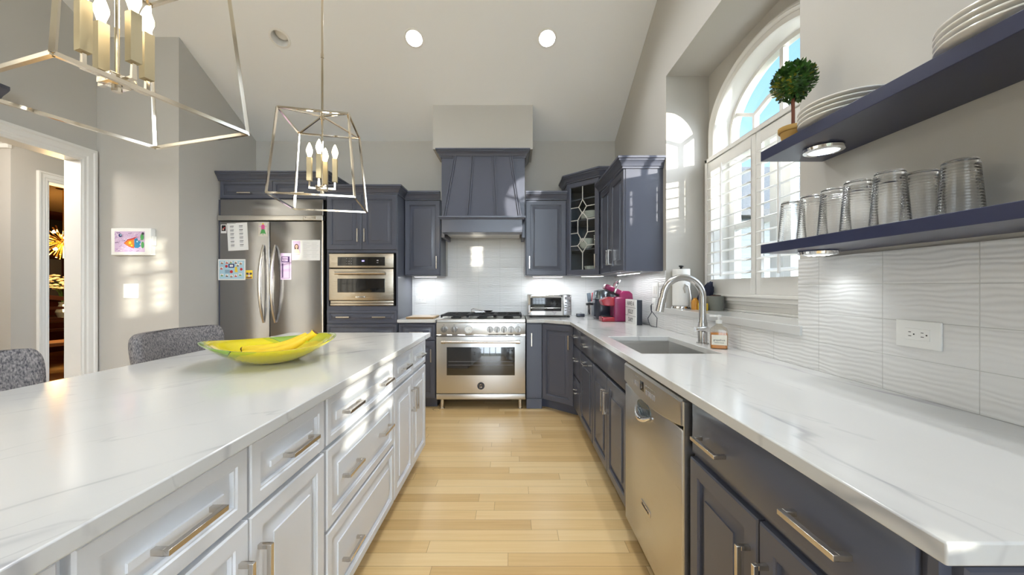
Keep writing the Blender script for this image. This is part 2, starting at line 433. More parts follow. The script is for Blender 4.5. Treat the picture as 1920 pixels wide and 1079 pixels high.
def raised(bm, x0, x1, z0, z1, t=0.02, fw=0.055, slope=0.028, edge=0.004, back=0.0):
    """raised-panel front: outward is -y, back face on y=back"""
    def loop(i, y):
        return [(x0 + i, back + y, z0 + i), (x1 - i, back + y, z0 + i), (x1 - i, back + y, z1 - i), (x0 + i, back + y, z1 - i)]
    fw = min(fw, (x1 - x0) * 0.3, (z1 - z0) * 0.3); sl = min(slope, (x1 - x0) * 0.14, (z1 - z0) * 0.14)
    rows = [loop(0, 0), loop(0, -t + edge), loop(edge, -t), loop(fw - 0.007, -t), loop(fw - 0.004, -t + 0.004), loop(fw, -t + 0.004), loop(fw + 0.002, -t + 0.013),
            loop(fw + 0.008, -t + 0.013), loop(fw + 0.010 + sl, -t + 0.003), loop(fw + 0.010 + sl + .001, -t - 0.001), loop(fw + 0.013 + sl, -t - 0.001)]
    loft_rects(bm, rows)

def slab_front(bm, x0, x1, z0, z1, t=0.02, inset=0.022, drop=0.007):
    """drawer front with a sloped border around a flat field"""
    def loop(i, y):
        return [(x0 + i, y, z0 + i), (x1 - i, y, z0 + i), (x1 - i, y, z1 - i), (x0 + i, y, z1 - i)]
    loft_rects(bm, [loop(0, 0), loop(0, -t + drop + .003), loop(0.003, -t + drop), loop(inset, -t + 0.001), loop(inset + 0.002, -t)])

def rounded_box(bm, x0, x1, y0, y1, z0, z1, r, seg=3, mi=0):
    b2 = bmesh.new(); box(b2, x0, x1, y0, y1, z0, z1)
    bmesh.ops.bevel(b2, geom=b2.edges[:], offset=r, segments=seg, affect='EDGES', profile=0.5)
    tmp = bpy.data.meshes.new('tmp'); b2.to_mesh(tmp); b2.free()
    nf = len(bm.faces); bm.from_mesh(tmp); bpy.data.meshes.remove(tmp)
    bm.faces.ensure_lookup_table()
    for f in bm.faces[nf:]: f.material_index = mi

def finish(bm, angle=32.0, smooth=True):
    bmesh.ops.remove_doubles(bm, verts=bm.verts[:], dist=1e-6)
    bmesh.ops.recalc_face_normals(bm, faces=bm.faces[:])
    lim = math.radians(angle)
    for f in bm.faces: f.smooth = smooth
    for e in bm.edges:
        if len(e.link_faces) == 2:
            e.smooth = e.calc_face_angle(0) < lim
        else: e.smooth = False

def obj(name, bm, m, parent=None, bevel=0.0, mw=None, angle=32.0, loc=None, rot=None):
    finish(bm, angle)
    me = bpy.data.meshes.new(name); bm.to_mesh(me); bm.free()
    for k in (m if isinstance(m, (list, tuple)) else [m]): me.materials.append(k if not isinstance(k, str) else M[k])
    o = bpy.data.objects.new(name, me); COL.objects.link(o)
    if parent is not None: o.parent = parent
    if mw is not None: o.matrix_local = mw
    if loc is not None: o.location = loc
    if rot is not None: o.rotation_euler = rot
    if bevel > 0:
        b = o.modifiers.new('bevel', 'BEVEL'); b.width = bevel; b.segments = 2; b.limit_method = 'ANGLE'; b.angle_limit = math.radians(40)
    return o

def tag(o, label, cat, group=None):
    o['label'] = label; o['category'] = cat
    if group: o['group'] = group
    return o

def thing(name, label, cat, loc=(0, 0, 0), rz=0.0, group=None):
    o = bpy.data.objects.new(name, None); COL.objects.link(o)
    o.location = loc; o.rotation_euler = (0, 0, rz); o.empty_display_size = 0.05
    return tag(o, label, cat, group)

def struct(name, bm, m, parent=None, bevel=0.0):
    o = obj(name, bm, m, parent, bevel)
    for p in o.data.polygons: p.use_smooth = False
    if parent is None: o['kind'] = 'structure'
    return o

def dup(o, parent=None, loc=None, rz=None, label=None, group=None):
    c = o.copy(); COL.objects.link(c)
    if parent is not None: c.parent = parent
    if loc is not None: c.location = loc
    if rz is not None: c.rotation_euler = (0, 0, rz)
    if label: c['label'] = label
    if group: c['group'] = group
    for ch in list(o.children):
        dup(ch, c)
    return c

def text_mesh(name, body, size, m, parent, mw, depth=0.0004, align='CENTER'):
    cu = bpy.data.curves.new('t', 'FONT'); cu.body = body; cu.size = size; cu.extrude = depth
    cu.align_x = align; cu.align_y = 'CENTER'
    t = bpy.data.objects.new('t', cu); COL.objects.link(t)
    dg = bpy.context.evaluated_depsgraph_get()
    me = bpy.data.meshes.new_from_object(t.evaluated_get(dg))
    bpy.data.objects.remove(t); bpy.data.curves.remove(cu)
    me.name = name; me.materials.clear(); me.materials.append(M[m])
    o = bpy.data.objects.new(name, me); COL.objects.link(o)
    if parent is not None: o.parent = parent
    o.matrix_local = mw
    return o

RX90 = Matrix.Rotation(PI / 2, 4, 'X')       # text in XY -> upright, facing -y

def light(name, kind, loc, energy, color=(1, 1, 1), size=0.1, rot=None, spot=None, parent=None, shape='DISK', size_y=None, blend=0.6):
    d = bpy.data.lights.new(name, kind); d.energy = energy; d.color = color
    if kind == 'AREA':
        d.shape = shape; d.size = size
        if size_y: d.size_y = size_y
    elif kind in ('POINT', 'SPOT'): d.shadow_soft_size = size
    if kind == 'SPOT': d.spot_size = spot; d.spot_blend = blend
    o = bpy.data.objects.new(name, d); COL.objects.link(o); o.location = loc
    if rot is not None: o.rotation_euler = rot
    if parent is not None: o.parent = parent
    return o

# ------------------------------------------------------------------ dimensions (metres)
XR = 1.203          # right wall
YB = 4.364          # back wall
XL = -3.729         # left wall
YA = 3.351          # alcove wall facing the camera beside the fridge
XA = -2.99          # side of that alcove
SL = 0.532; YRIDGE = 0.9; YREAR = -3.6
ZRIDGE = 2.951 + SL * (YB - YRIDGE)
def zc(y): return 2.951 + SL * (YB - y) if y >= YRIDGE else ZRIDGE
CT = 0.914          # counter top
TH = 0.031

# ------------------------------------------------------------------ the room
bm = new_bm(); box(bm, -10, 1.75, -3.4, 9.5, -0.1, 0); struct('floor', bm, 'floor')
bm = new_bm(); box(bm, -40, 60, -60, 60, -0.5, -0.35); struct('ground', bm, 'lawn')

bm = new_bm(); box(bm, -3.2, 1.80, YB, YB + .12, 0, 3.05); struct('wall_back', bm, 'wall')

# right wall: inner layer with the window recess, outer layer with the arched opening
RY0, RY1, RZ0, RZ1 = 1.559, 2.914, 1.041, 2.891
WC, WA, WBz, WSP = 2.258, 0.54, 0.345, 2.38       # arch centre, half width, rise, spring height
REAR_WIN = [(-1.42, -0.22, 0.92, 2.42), (-2.85, -1.80, 1.78, 2.55)]
def arch_pts(a, b, sp, zb, n=24):
    pts = [(WC + a, zb)]
    for i in range(n + 1):
        t = PI * i / n
        pts.append((WC + a * math.cos(t), sp + b * math.sin(t)))
    pts.append((WC - a, zb))
    return pts
bm = new_bm()
X2, X3 = 1.536, 1.70
prism(bm, [(RY1, 0), (YB, 0), (YB, zc(YB) + .02), (RY1, zc(RY1) + .02)], 'X', XR, X3)
prism(bm, [(RY0, RZ1), (RY1, RZ1), (RY1, zc(RY1) + .02), (RY0, zc(RY0) + .02)], 'X', XR, X3)
box(bm, XR, X3, RY0, RY1, 0, RZ0)
prism(bm, [(-0.22, 0), (RY0, 0), (RY0, zc(RY0) + .02), (YRIDGE, ZRIDGE + .02), (-0.22, zc(-0.22) + .02)], 'X', XR, X3)
def wedge(y0, y1, z0=0.0):
    prism(bm, [(y0, z0), (y1, z0), (y1, zc(y1) + .02), (y0, zc(y0) + .02)], 'X', XR, X3)
wedge(-1.80, -1.42); wedge(YREAR - .12, -2.85)
for (a, b, c, d) in REAR_WIN:
    box(bm, XR, X3, a, b, 0, c); wedge(a, b, d)
ap = arch_pts(WA, WBz, WSP, 1.19)
prism(bm, [(RY0, RZ0)] + [(RY1, RZ0), (RY1, RZ1), (RY0, RZ1)][:0] + [(RY1, RZ0), (RY1, 1.19)] + [(WC + WA, 1.19)] + [(WC - WA, 1.19), (RY0, 1.19)], 'X', X2, X3)
prism(bm, [(RY1, 1.19), (RY1, RZ1), (RY0, RZ1), (RY0, 1.19)] + ap[::-1], 'X', X2, X3)
struct('wall_right', bm, 'wall')

# left wall with the cased opening, alcove walls
OY0, OY1, OZ = 1.70, 3.226, 2.348
bm = new_bm()
prism(bm, [(YREAR, 0), (OY0, 0), (OY0, zc(OY0)), (YRIDGE, ZRIDGE), (YREAR, zc(YREAR))], 'X', XL - .12, XL)
prism(bm, [(OY0, OZ), (OY1, OZ), (OY1, zc(OY1)), (OY0, zc(OY0))], 'X', XL - .12, XL)
prism(bm, [(OY1, 0), (YA + .12, 0), (YA + .12, zc(YA + .12)), (OY1, zc(OY1))], 'X', XL - .12, XL)
struct('wall_left', bm, 'wall')
bm = new_bm(); prism(bm, [(YA, 0), (YA + .12, 0), (YA + .12, zc(YA + .12)), (YA, zc(YA))], 'X', XL, XA); struct('wall_alcove', bm, 'wall')
bm = new_bm(); prism(bm, [(YA + .12, 0), (YB, 0), (YB, zc(YB)), (YA + .12, zc(YA + .12))], 'X', XA - .12, XA); struct('wall_alcove_side', bm, 'wall')

# rear wall; its tall glazed opening is unseen, added for fill daylight
GX0, GX1, GZ = -1.2, 0.95, 4.3
bm = new_bm()
box(bm, XL - .12, GX0, YREAR - .12, YREAR, 0, ZRIDGE + .02); box(bm, GX1, 1.75, YREAR - .12, YREAR, 0, ZRIDGE + .02)
box(bm, GX0, GX1, YREAR - .12, YREAR, GZ, ZRIDGE + .02)
struct('wall_rear', bm, 'wall')
d = bpy.data.objects.new('door_1', None); COL.objects.link(d); d['kind'] = 'structure'
bm = new_bm()
for i in range(5):
    x = GX0 + i * (GX1 - GX0) / 4; box(bm, x - .035, x + .035, YREAR - .09, YREAR - .03, 0.02, GZ)
for z in (.035, 2.2, GZ - .04): box(bm, GX0, GX1, YREAR - .09, YREAR - .03, z - .035, z + .035)
obj('door_frame', bm, 'trim', d)
bm = new_bm(); box(bm, GX0, GX1, YREAR - .062, YREAR - .058, .07, GZ - .04); obj('door_pane', bm, 'pane', d)

# sloped ceiling with the downlight holes
CANS = {3.36: (-2.09, -0.88, 0.316), 1.95: (0.35, 0.82), 1.2: (0.35, 0.82)}  # far row is in view; the nearer rows are added fill lights
def slope_mesh(ya, yb, rows):
    bm = new_bm()
    def q(x0, x1, y0, y1):
        v = [bm.verts.new((x, y, zc(y))) for x, y in ((x0, y0), (x1, y0), (x1, y1), (x0, y1))]
        bm.faces.new(v)
    H = 0.09; c = 1 / math.sqrt(1 + SL * SL)
    x0, x1 = XL - .12, 1.75
    y = ya
    for r in sorted(rows):
        q(x0, x1, y, r - H * c)
        x = x0
        for cx in rows[r]:
            q(x, cx - H, r - H * c, r + H * c); x = cx + H
            n = 32; ring = []; sq = []
            for i in range(n):
                t = 2 * PI * i / n; a, b = math.cos(t), math.sin(t); k = 1 / max(abs(a), abs(b))
                yy = r + .071 * b * c; ring.append(bm.verts.new((cx + .071 * a, yy, zc(yy))))
                yy = r + H * k * b * c; sq.append(bm.verts.new((cx + H * k * a, yy, zc(yy))))
            for i in range(n):
                bm.faces.new((ring[i], sq[i], sq[(i + 1) % n], ring[(i + 1) % n]))
        q(x, x1, r - H * c, r + H * c)
        y = r + H * c
    q(x0, x1, y, yb)
    return bm
struct('ceiling', slope_mesh(YRIDGE, YB + .02, {k: v for k, v in CANS.items() if k > YRIDGE}), 'ceil')
bm = new_bm(); box(bm, XL - .12, 1.75, YREAR - .12, YRIDGE, ZRIDGE, ZRIDGE + .1); struct('ceiling_rear', bm, 'ceil')

def can(x, y, on, label):
    """a recessed downlight; local z points out of the ceiling"""
    sl = -SL
    nrm = Vector((0, sl, -1)).normalized()              # into the room
    t = thing('recessed_light', label, 'ceiling light', (x, y, zc(y)), 0, 'recessed ceiling lights')
    t.rotation_euler = nrm.to_track_quat('Z', 'Y').to_euler()
    bm = new_bm(); lathe(bm, [(.070, -.002), (.070, .004), (.078, .006), (.088, .003), (.089, 0.0005)], seg=40); obj('trim_ring', bm, 'baffle', t)
    bm = new_bm(); lathe(bm, [(.070, .003), (.068, -.03), (.066, -.085), (.0, -.0855)], seg=40); obj('baffle', bm, 'baffle', t)
    bm = new_bm(); lathe(bm, [(.0, -.052), (.035, -.054), (.05, -.062), (.052, -.08)], seg=32); obj('lamp', bm, 'canlamp' if on else 'baffle', t)
    if on:
        light('downlight', 'AREA', (0, 0, -.04), CAN_POWER, CAN_COLOR, 0.11, rot=(PI, 0, 0), parent=t)
    return t
can(-2.09, 3.36, False, 'unlit round recessed light, leftmost of three on the sloped ceiling')
can(-0.88, 3.36, True, 'lit round recessed light on the sloped ceiling, left of the range hood chase')
can(0.316, 3.36, True, 'lit round recessed light on the sloped ceiling, nearest the window wall')
for yy in (1.95, 1.2):  # out-of-view rows, added to brighten the window wall and counters
    for i, xx in enumerate(CANS[yy]):
        side = ('left', 'right')[i]
        can(xx, yy, True, 'lit recessed light high on the ' + ('upper' if yy < 1.5 else 'middle') + ' row of the ceiling slope, ' + side + ' one')

# backsplash tile
bm = new_bm(); box(bm, -1.165, XR, YB - .008, YB, CT, 1.372); box(bm, -0.75, .16, YB - .008, YB, 1.372, 1.82); struct('tile_back', bm, 'tile_b')
bm = new_bm()
box(bm, XR - .008, XR, RY1, YB - .008, CT, 1.372); box(bm, XR - .008, XR, RY0, RY1, CT, 1.041); box(bm, XR - .008, XR, 0.3, RY0, CT, 1.357)
struct('tile_right', bm, 'tile_r')

# ------------------------------------------------------------------ window 1 : arched window with its casing and panes
win = bpy.data.objects.new('window_1', None); COL.objects.link(win); win['kind'] = 'structure'
bm = new_bm()
prof = [(.615, .405, 1.536), (.615, .405, 1.512), (.597, .39, 1.50), (.588, .383, 1.505), (.580, .377, 1.498), (.562, .362, 1.512), (.553, .356, 1.508), (.545, .349, 1.515), (.536, .341, 1.53), (.536, .341, 1.70)]
rows = []
for (a, b, x) in prof:
    rows.append([bm.verts.new((x, y, z)) for y, z in arch_pts(a, b, WSP + (.02 if a > .55 else 0), 1.19, 40)])
for A, B in zip(rows, rows[1:]):
    for i in range(len(A) - 1): bm.faces.new((A[i], A[i + 1], B[i + 1], B[i]))
obj('window_casing', bm, 'trim', win)
XG = 1.645
bm = new_bm()
def bar(p, q, w=.012):      # muntin in the glass plane, (y,z)->(y,z)
    tube(bm, [(XG, p[0], p[1]), (XG, q[0], q[1])], w, square=True, up=(1, 0, 0))
ring0 = arch_pts(.54, .345, WSP, 1.19, 40); ring1 = arch_pts(.505, .312, WSP, 1.19, 40)
A0 = [bm.verts.new((XG - .02, y, z)) for y, z in ring0]; A1 = [bm.verts.new((XG - .02, y, z)) for y, z in ring1]
B1 = [bm.verts.new((XG + .02, y, z)) for y, z in ring1]
for i in range(len(A0) - 1):
    bm.faces.new((A0[i], A0[i + 1], A1[i + 1], A1[i])); bm.faces.new((A1[i], A1[i + 1], B1[i + 1], B1[i]))
bar((WC, 1.19), (WC, WSP + .32), .016)
hub = [(WC + x, z) for x, z in ((.262, 2.405), (.13, 2.455), (0, 2.475), (-.13, 2.455), (-.262, 2.405))]
tube(bm, [(XG, y, z) for y, z in [(WC + .262, 2.2)] + hub + [(WC - .262, 2.2)]], .013, square=True, up=(1, 0, 0))
for q in (-1, 1): bar((WC + q * .262, 2.405), (WC + q * .515, 2.525), .012)
box(bm, XG - .03, XG + .03, WC - .53, WC + .53, 2.17, 2.225)
for y in (WC - .27, WC + .27): box(bm, XG - .015, XG + .015, y - .012, y + .012, 1.2, 2.18)
for y in (WC - .06, WC + .06, WC - .49, WC + .49): box(bm, XG - .025, XG + .025, y - .028, y + .028, 1.19, 2.18)
box(bm, XG - .02, XG + .02, WC - .5, WC + .5, 1.19, 1.25); box(bm, XG - .018, XG + .018, WC - .5, WC + .5, 1.66, 1.70)
obj('window_sash', bm, 'trim', win)
bm = new_bm(); gp = arch_pts(.52, .325, WSP, 1.2, 30)
f = bm.faces.new([bm.verts.new((XG + .002, y, z)) for y, z in gp]); obj('window_pane', bm, 'pane', win)
bm = new_bm()
for (x, z0, z1) in ((1.475, 1.150, 1.177), (1.488, 1.128, 1.150), (1.50, 1.095, 1.128), (1.49, 1.081, 1.095)): box(bm, x, 1.55, WC - .61, WC + .61, z0, z1)
obj('window_apron', bm, 'trim', win, bevel=.003)
bm = new_bm(); box(bm, XR - .018, 1.54, RY0 - .022, RY1 + .0, RZ0, RZ0 + .04)
o = struct('window_sill', bm, 'quartz', bevel=.003); o.name = 'trim_1'

# plantation shutters
sh = thing('plantation_shutter', 'white plantation shutters with open louvres on the lower half of the arched window', 'shutter', (1.48, WC, 1.177))
def shutter():
    Y0, Y1, Zt = -.584, .584, 1.028
    bm = new_bm()
    box(bm, -.012, .02, Y0, Y0 + .03, 0, Zt); box(bm, -.012, .02, Y1 - .03, Y1, 0, Zt); box(bm, -.012, .02, Y0, Y1, Zt - .028, Zt); box(bm, -.012, .02, Y0, Y1, 0, .018)
    obj('shutter_frame', bm, 'trim', sh, bevel=.003)
    for s in (-1, 1):
        ya, yb = (Y0 + .031, -.003) if s < 0 else (.003, Y1 - .031)
        bm = new_bm()
        box(bm, -.006, .016, ya, ya + .042, .02, Zt - .03); box(bm, -.006, .016, yb - .042, yb, .02, Zt - .03)
        box(bm, -.006, .016, ya + .042, yb - .042, .02, .122); box(bm, -.006, .016, ya + .042, yb - .042, Zt - .105, Zt - .03)
        p = obj('shutter_panel', bm, 'trim', sh, bevel=.003)
        for k in range(10):
            zc_ = .163 + k * .0795
            bm = new_bm(); n = 12; L = []
            tilt = math.radians(16)
            for i in range(n):
                t = 2 * PI * i / n; a, b = .043 * math.cos(t), .0055 * math.sin(t)
                L.append((.005 + a * math.cos(tilt) - b * math.sin(tilt), zc_ + a * math.sin(tilt) + b * math.cos(tilt)))
            A = [bm.verts.new((x, ya + .043, z)) for x, z in L]; B = [bm.verts.new((x, yb - .043, z)) for x, z in L]
            for i in range(n): bm.faces.new((A[i], A[(i + 1) % n], B[(i + 1) % n], B[i]))
            bm.faces.new(A); bm.faces.new(B[::-1])
            obj('louver', bm, 'trim', p)
        bm = new_bm(); yc = (ya + yb) / 2 + .03; box(bm, -.048, -.038, yc - .006, yc + .006, .14, .92)
        obj('tilt_rod', bm, 'trim', p)
shutter()

# rear windows of the same wall (behind the camera): frames and panes
for k, (a, b, c, d_) in enumerate(REAR_WIN):
    w = bpy.data.objects.new('window_%d' % (k + 2), None); COL.objects.link(w); w['kind'] = 'structure'
    bm = new_bm(); x0, x1 = 1.42, 1.47
    for y in (a + .03, (a + b) / 2, b - .03): box(bm, x0, x1, y - .03, y + .03, c, d_)
    for z in (c + .03, (c + d_) / 2, d_ - .03): box(bm, x0, x1, a, b, z - .03, z + .03)
    for y in ((3 * a + b) / 4, (a + 3 * b) / 4): box(bm, x0 + .01, x1 - .01, y - .01, y + .01, c, d_)
    for z in ((3 * c + d_) / 4, (c + 3 * d_) / 4): box(bm, x0 + .01, x1 - .01, a, b, z - .01, z + .01)
    obj('window_sash', bm, 'trim', w)
    bm = new_bm(); z = c + .05
    while z < d_ - .03:
        box(bm, 1.37, 1.376, a + .01, b - .01, z - .016, z + .016); z += .062
    obj('window_blind', bm, 'trim', w)  # unseen slats added to break up and soften the sun patches
    bm = new_bm(); box(bm, 1.444, 1.447, a, b, c, d_); obj('window_pane', bm, 'pane', w)

# cased opening on the left wall
def casing_x(name, xw, sgn, y0, y1, zt, w, jamb_to, parent=None):
    """casing on a wall of constant x; sgn = direction the casing faces; y0/y1 clear opening"""
    bm = new_bm()
    prof = [(0, 0.012), (.012, .018), (w * .3, .016), (w * .4, .022), (w * .75, .022), (w * .82, .03), (w, .03)]
    def pt(o, t, y, z): return (xw + sgn * t, y, z)
    rows = []
    for o, t in [(0, 0)] + prof + [(w, 0)]:
        rows.append([(xw + sgn * t, y0 - o, 0), (xw + sgn * t, y0 - o, zt + o), (xw + sgn * t, y1 + o, zt + o), (xw + sgn * t, y1 + o, 0)])
    R = [[bm.verts.new(p) for p in r] for r in rows]
    for A, B in zip(R, R[1:]):
        for i in range(3): bm.faces.new((A[i], A[i + 1], B[i + 1], B[i]))
    t = .008
    xa, xb = sorted((xw + sgn * .012, jamb_to))
    box(bm, xa, xb, y0, y0 + t, 0, zt); box(bm, xa, xb, y1 - t, y1, 0, zt); box(bm, xa, xb, y0, y1, zt - t, zt)
    return struct(name, bm, 'trim')
casing_x('trim_2', XL, 1, OY0, OY1, OZ, .108, XL - .132)

# hall and dining room beyond
XH = -4.9
bm = new_bm()
box(bm, XH - .12, XH, 3.649, 3.935, 0, 2.74); box(bm, XH - .12, XH, 3.935, 4.9, 2.37, 2.74); box(bm, XH - .12, XH, 4.9, 6.2, 0, 2.74)
struct('wall_hall', bm, 'wall')
bm = new_bm(); box(bm, -8.0, XH - .12, 3.649, 3.769, 0, 2.74); struct('wall_hall_end', bm, 'wall_light')
bm = new_bm(); box(bm, -8.0, XL - .12, 0.5, 6.2, 2.74, 2.84); struct('ceiling_hall', bm, 'ceil')
bm = new_bm(); box(bm, -8.12, -8.0, 0.5, 3.769, 0, 2.74); box(bm, -8.0, XL - .12, .38, .5, 0, 2.74); box(bm, XH, XL - .12, 6.2, 6.32, 0, 2.74); struct('wall_hall_far', bm, 'wall_light')
bm = new_bm()
box(bm, -8, XH + .02, 3.60, 3.649, 2.64, 2.74); box(bm, -8, XH + .01, 3.62, 3.649, 2.60, 2.64); box(bm, XH, XH + .05, 3.60, 6.2, 2.64, 2.74)
struct('trim_3', bm, 'trim')
casing_x('trim_4', XH, 1, 3.935, 4.9, 2.36, .09, XH - .12)
light('hall_lamp', 'POINT', (-4.4, 2.6, 2.5), 22, (1, .93, .84), 0.12)  # bare point light added to brighten the hall, no fixture

bm = new_bm(); box(bm, -8.9, -8.78, 3.769, 9, 0, 2.75); box(bm, -8.9, XH - .12, 9.0, 9.12, 0, 2.75); box(bm, -8.9, XH - .12, 3.769, 3.78, 0, 2.75); box(bm, XH - .122, XH - .12, 4.99, 9, 0, 2.75)
struct('wall_dining', bm, 'redwall')
bm = new_bm(); box(bm, -8.9, XH - .12, 3.769, 9, 2.70, 2.80); struct('ceiling_dining', bm, 'ochreceil')

ch = thing('sputnik_chandelier', 'gold starburst chandelier hanging in the dining room beyond the doorway', 'chandelier', (-6.55, 5.45, 1.90))
bm = new_bm(); lathe(bm, [(0, .0), (.07, .0), (.075, -.015), (.0, -.03)], (0, 0, .79), 24); obj('canopy', bm, 'gold', ch)
bm = new_bm(); cyl(bm, (0, 0, 0), (0, 0, .78), .008, seg=10); obj('stem', bm, 'gold', ch)
bm = new_bm(); bmesh.ops.create_icosphere(bm, subdivisions=2, radius=.04); obj('hub', bm, 'gold', ch)
bm = new_bm(); N = 60
for i in range(N):
    z = 1 - 2 * (i + .5) / N; r = math.sqrt(1 - z * z); t = i * 2.39996
    dv = Vector((r * math.cos(t), r * math.sin(t), z)); cyl(bm, dv * .03, dv * .25, .005, .009, 6)
obj('ray', bm, 'gold', ch)['kind'] = 'stuff'
for k, dv in enumerate([(.8, -.5, .3), (-.6, -.7, .1), (.2, -.7, -.6), (-.1, -.5, .8), (.9, .2, -.3)]):
    dv = Vector(dv).normalized(); bm = new_bm(); bmesh.ops.create_icosphere(bm, subdivisions=2, radius=.022, matrix=Matrix.Translation(dv * .17)); obj('bulb', bm, 'bulb', ch)
light('chandelier_glow', 'POINT', (-6.55, 5.45, 1.55), 40, (1, .62, .25), 0.2)

dt = thing('dining_table', 'dark wooden dining table in the room beyond the doorway', 'table', (-7.5, 6.2, 0))
bm = new_bm(); rounded_box(bm, -.65, .65, -1.0, 1.0, .71, .75, .01); obj('tabletop', bm, 'mahogany', dt)
for sx in (-1, 1):
    for sy in (-1, 1):
        bm = new_bm(); cyl(bm, (sx * .55, sy * .88, 0), (sx * .55, sy * .88, .71), .03, .04, 12); obj('leg', bm, 'mahogany', dt)
dc = thing('dining_chair', 'dark wooden dining chair seen through the doorway, in front of the table', 'chair', (-6.42, 5.3, 0), math.radians(70))
def chair_parts(t):
    bm = new_bm(); rounded_box(bm, -.22, .22, -.22, .22, .43, .48, .012); obj('seat', bm, 'p_brown', t)
    for sx in (-1, 1):
        bm = new_bm(); tube(bm, [(sx * .2, .2, 0), (sx * .2, .2, .45), (sx * .19, .27, 1.08)], .018, square=True); obj('leg', bm, 'mahogany', t)
        bm = new_bm(); cyl(bm, (sx * .2, -.2, 0), (sx * .2, -.2, .43), .014, .02, 10); obj('leg', bm, 'mahogany', t)
    bm = new_bm()
    for z in (.62, .78, .94): tube(bm, [(-.19, .215 + (z - .45) * .11, z), (0, .24 + (z - .45) * .11, z), (.19, .215 + (z - .45) * .11, z)], .02, square=True)
    tube(bm, [(-.2, .27, 1.06), (0, .3, 1.1), (.2, .27, 1.06)], .03, square=True)
    obj('backrest', bm, 'mahogany', t)
chair_parts(dc)
vs = thing('orchid_vase', 'vase of cream orchids standing on the dining table', 'flowers', (-7.15, 5.95, .75))
bm = new_bm(); lathe(bm, [(0, 0), (.06, 0), (.09, .1), (.05, .22), (.06, .26), (.05, .26)], (0, 0, 0), 20); obj('vase', bm, 'window_dusk', vs)
bm = new_bm()
for k in range(6):
    a = k * 1.05; tube(bm, [(0, 0, .2), (.05 * math.cos(a), .05 * math.sin(a), .42), (.16 * math.cos(a), .16 * math.sin(a), .58)], .005, 6)
obj('stem', bm, 'leaf', vs)
bm = new_bm()
for k in range(70):
    a = random.random() * 2 * PI; r = .05 + .2 * random.random(); z = .5 + .22 * random.random() - r * .3
    bmesh.ops.create_icosphere(bm, subdivisions=1, radius=.035, matrix=Matrix.Translation((r * math.cos(a), r * math.sin(a), z)) @ Matrix.Diagonal((1, 1, .5, 1)))
obj('blossom', bm, 'orchid', vs)['kind'] = 'stuff'
mr = thing('wall_mirror', 'tall bluish mirror on the dark dining room wall', 'mirror', (-8.77, 7.12, 1.0))
bm = new_bm(); box(bm, 0, .03, -.16, .16, -.02, .82); obj('frame', bm, 'mahogany', mr)
bm = new_bm(); box(bm, .03, .035, -.12, .12, .02, .78); obj('mirror_glass', bm, 'window_dusk', mr)
bm = new_bm(); box(bm, -8.78, -8.5, 5.5, 9, 2.2, 2.5); tag(obj('valance', bm, 'dark', bevel=.01), 'dark valance across the top of the dining room wall', 'valance')

# navy cornice shelf on the left wall, above the cased opening
bm = new_bm()
prism(bm, [(0, 2.60), (.03, 2.60), (.05, 2.625), (.085, 2.65), (.10, 2.665), (.10, 2.69), (0, 2.69)], 'Y', 1.75, 2.70)
for v in bm.verts: v.co.x += XL
tag(obj('cornice_shelf', bm, 'navy'), 'navy moulded cornice shelf high on the left wall above the opening', 'shelf')

# neighbouring house seen through the louvres
nh = thing('neighbor_house', 'pale house with grey shingle roof outside the arched window', 'house', (8.6, 10.6, -.35))
bm = new_bm(); box(bm, -5.4, 5.0, -1.4, 5, 0, 3.4); obj('wall', bm, 'siding', nh)
bm = new_bm(); prism(bm, [(-1.8, 3.3), (5.4, 3.3), (5.4, 3.45), (1.8, 5.6), (-1.8, 3.45)], 'X', -5.8, 5.4); obj('roof', bm, 'roof', nh)
for (x, z) in ((-4.2, .9), (-2.6, .9), (-1.0, .9), (.6, .9), (2.2, .9)):
    bm = new_bm(); box(bm, x, x + .9, -1.46, -1.39, z, z + 1.4); w_ = obj('window', bm, 'trim', nh)
    bm = new_bm(); box(bm, x + .07, x + .83, -1.48, -1.455, z + .07, z + 1.33); obj('pane', bm, 'window_dusk', w_)

sb_ = thing('evergreen_shrub', 'round evergreen shrub growing outside the house beyond the arched window', 'shrub', (3.05, 0.62, -.22))  # stands out of view, added to shade the lower window
bm = new_bm()
for i in range(1500):
    z = 1 - 2 * (i + .5) / 1500; r = math.sqrt(max(0, 1 - z * z)); t = i * 2.39996
    n_ = Vector((r * math.cos(t), r * math.sin(t), z)); c = Vector((n_.x * .95, n_.y * .95, 1.2 + n_.z * 1.05)) * 1.0
    d1 = (n_ + Vector((random.uniform(-.7, .7), random.uniform(-.7, .7), random.uniform(-.4, .8)))).normalized(); u_, w_ = basis(d1)
    bm.faces.new([bm.verts.new(p) for p in (c, c + d1 * .05 + u_ * .03, c + d1 * .11, c + d1 * .05 - u_ * .03)])
bmesh.ops.create_icosphere(bm, subdivisions=3, radius=1, matrix=Matrix.Translation((0, 0, 1.2)) @ Matrix.Diagonal((.93, .93, 1.03, 1)))
obj('foliage', bm, 'leaf', sb_)
bm = new_bm(); cyl(bm, (0, 0, -.13), (0, 0, .6), .06, .04, 10); obj('stem', bm, 'legwood', sb_)

# hood chase
bm = new_bm(); zt = 3.30
prism(bm, [(3.949, 2.704), (YB, 2.704), (YB, zc(YB) + .0), (3.949, zc(3.949))], 'X', -.835, .22); o = struct('wall_chase', bm, 'wall')

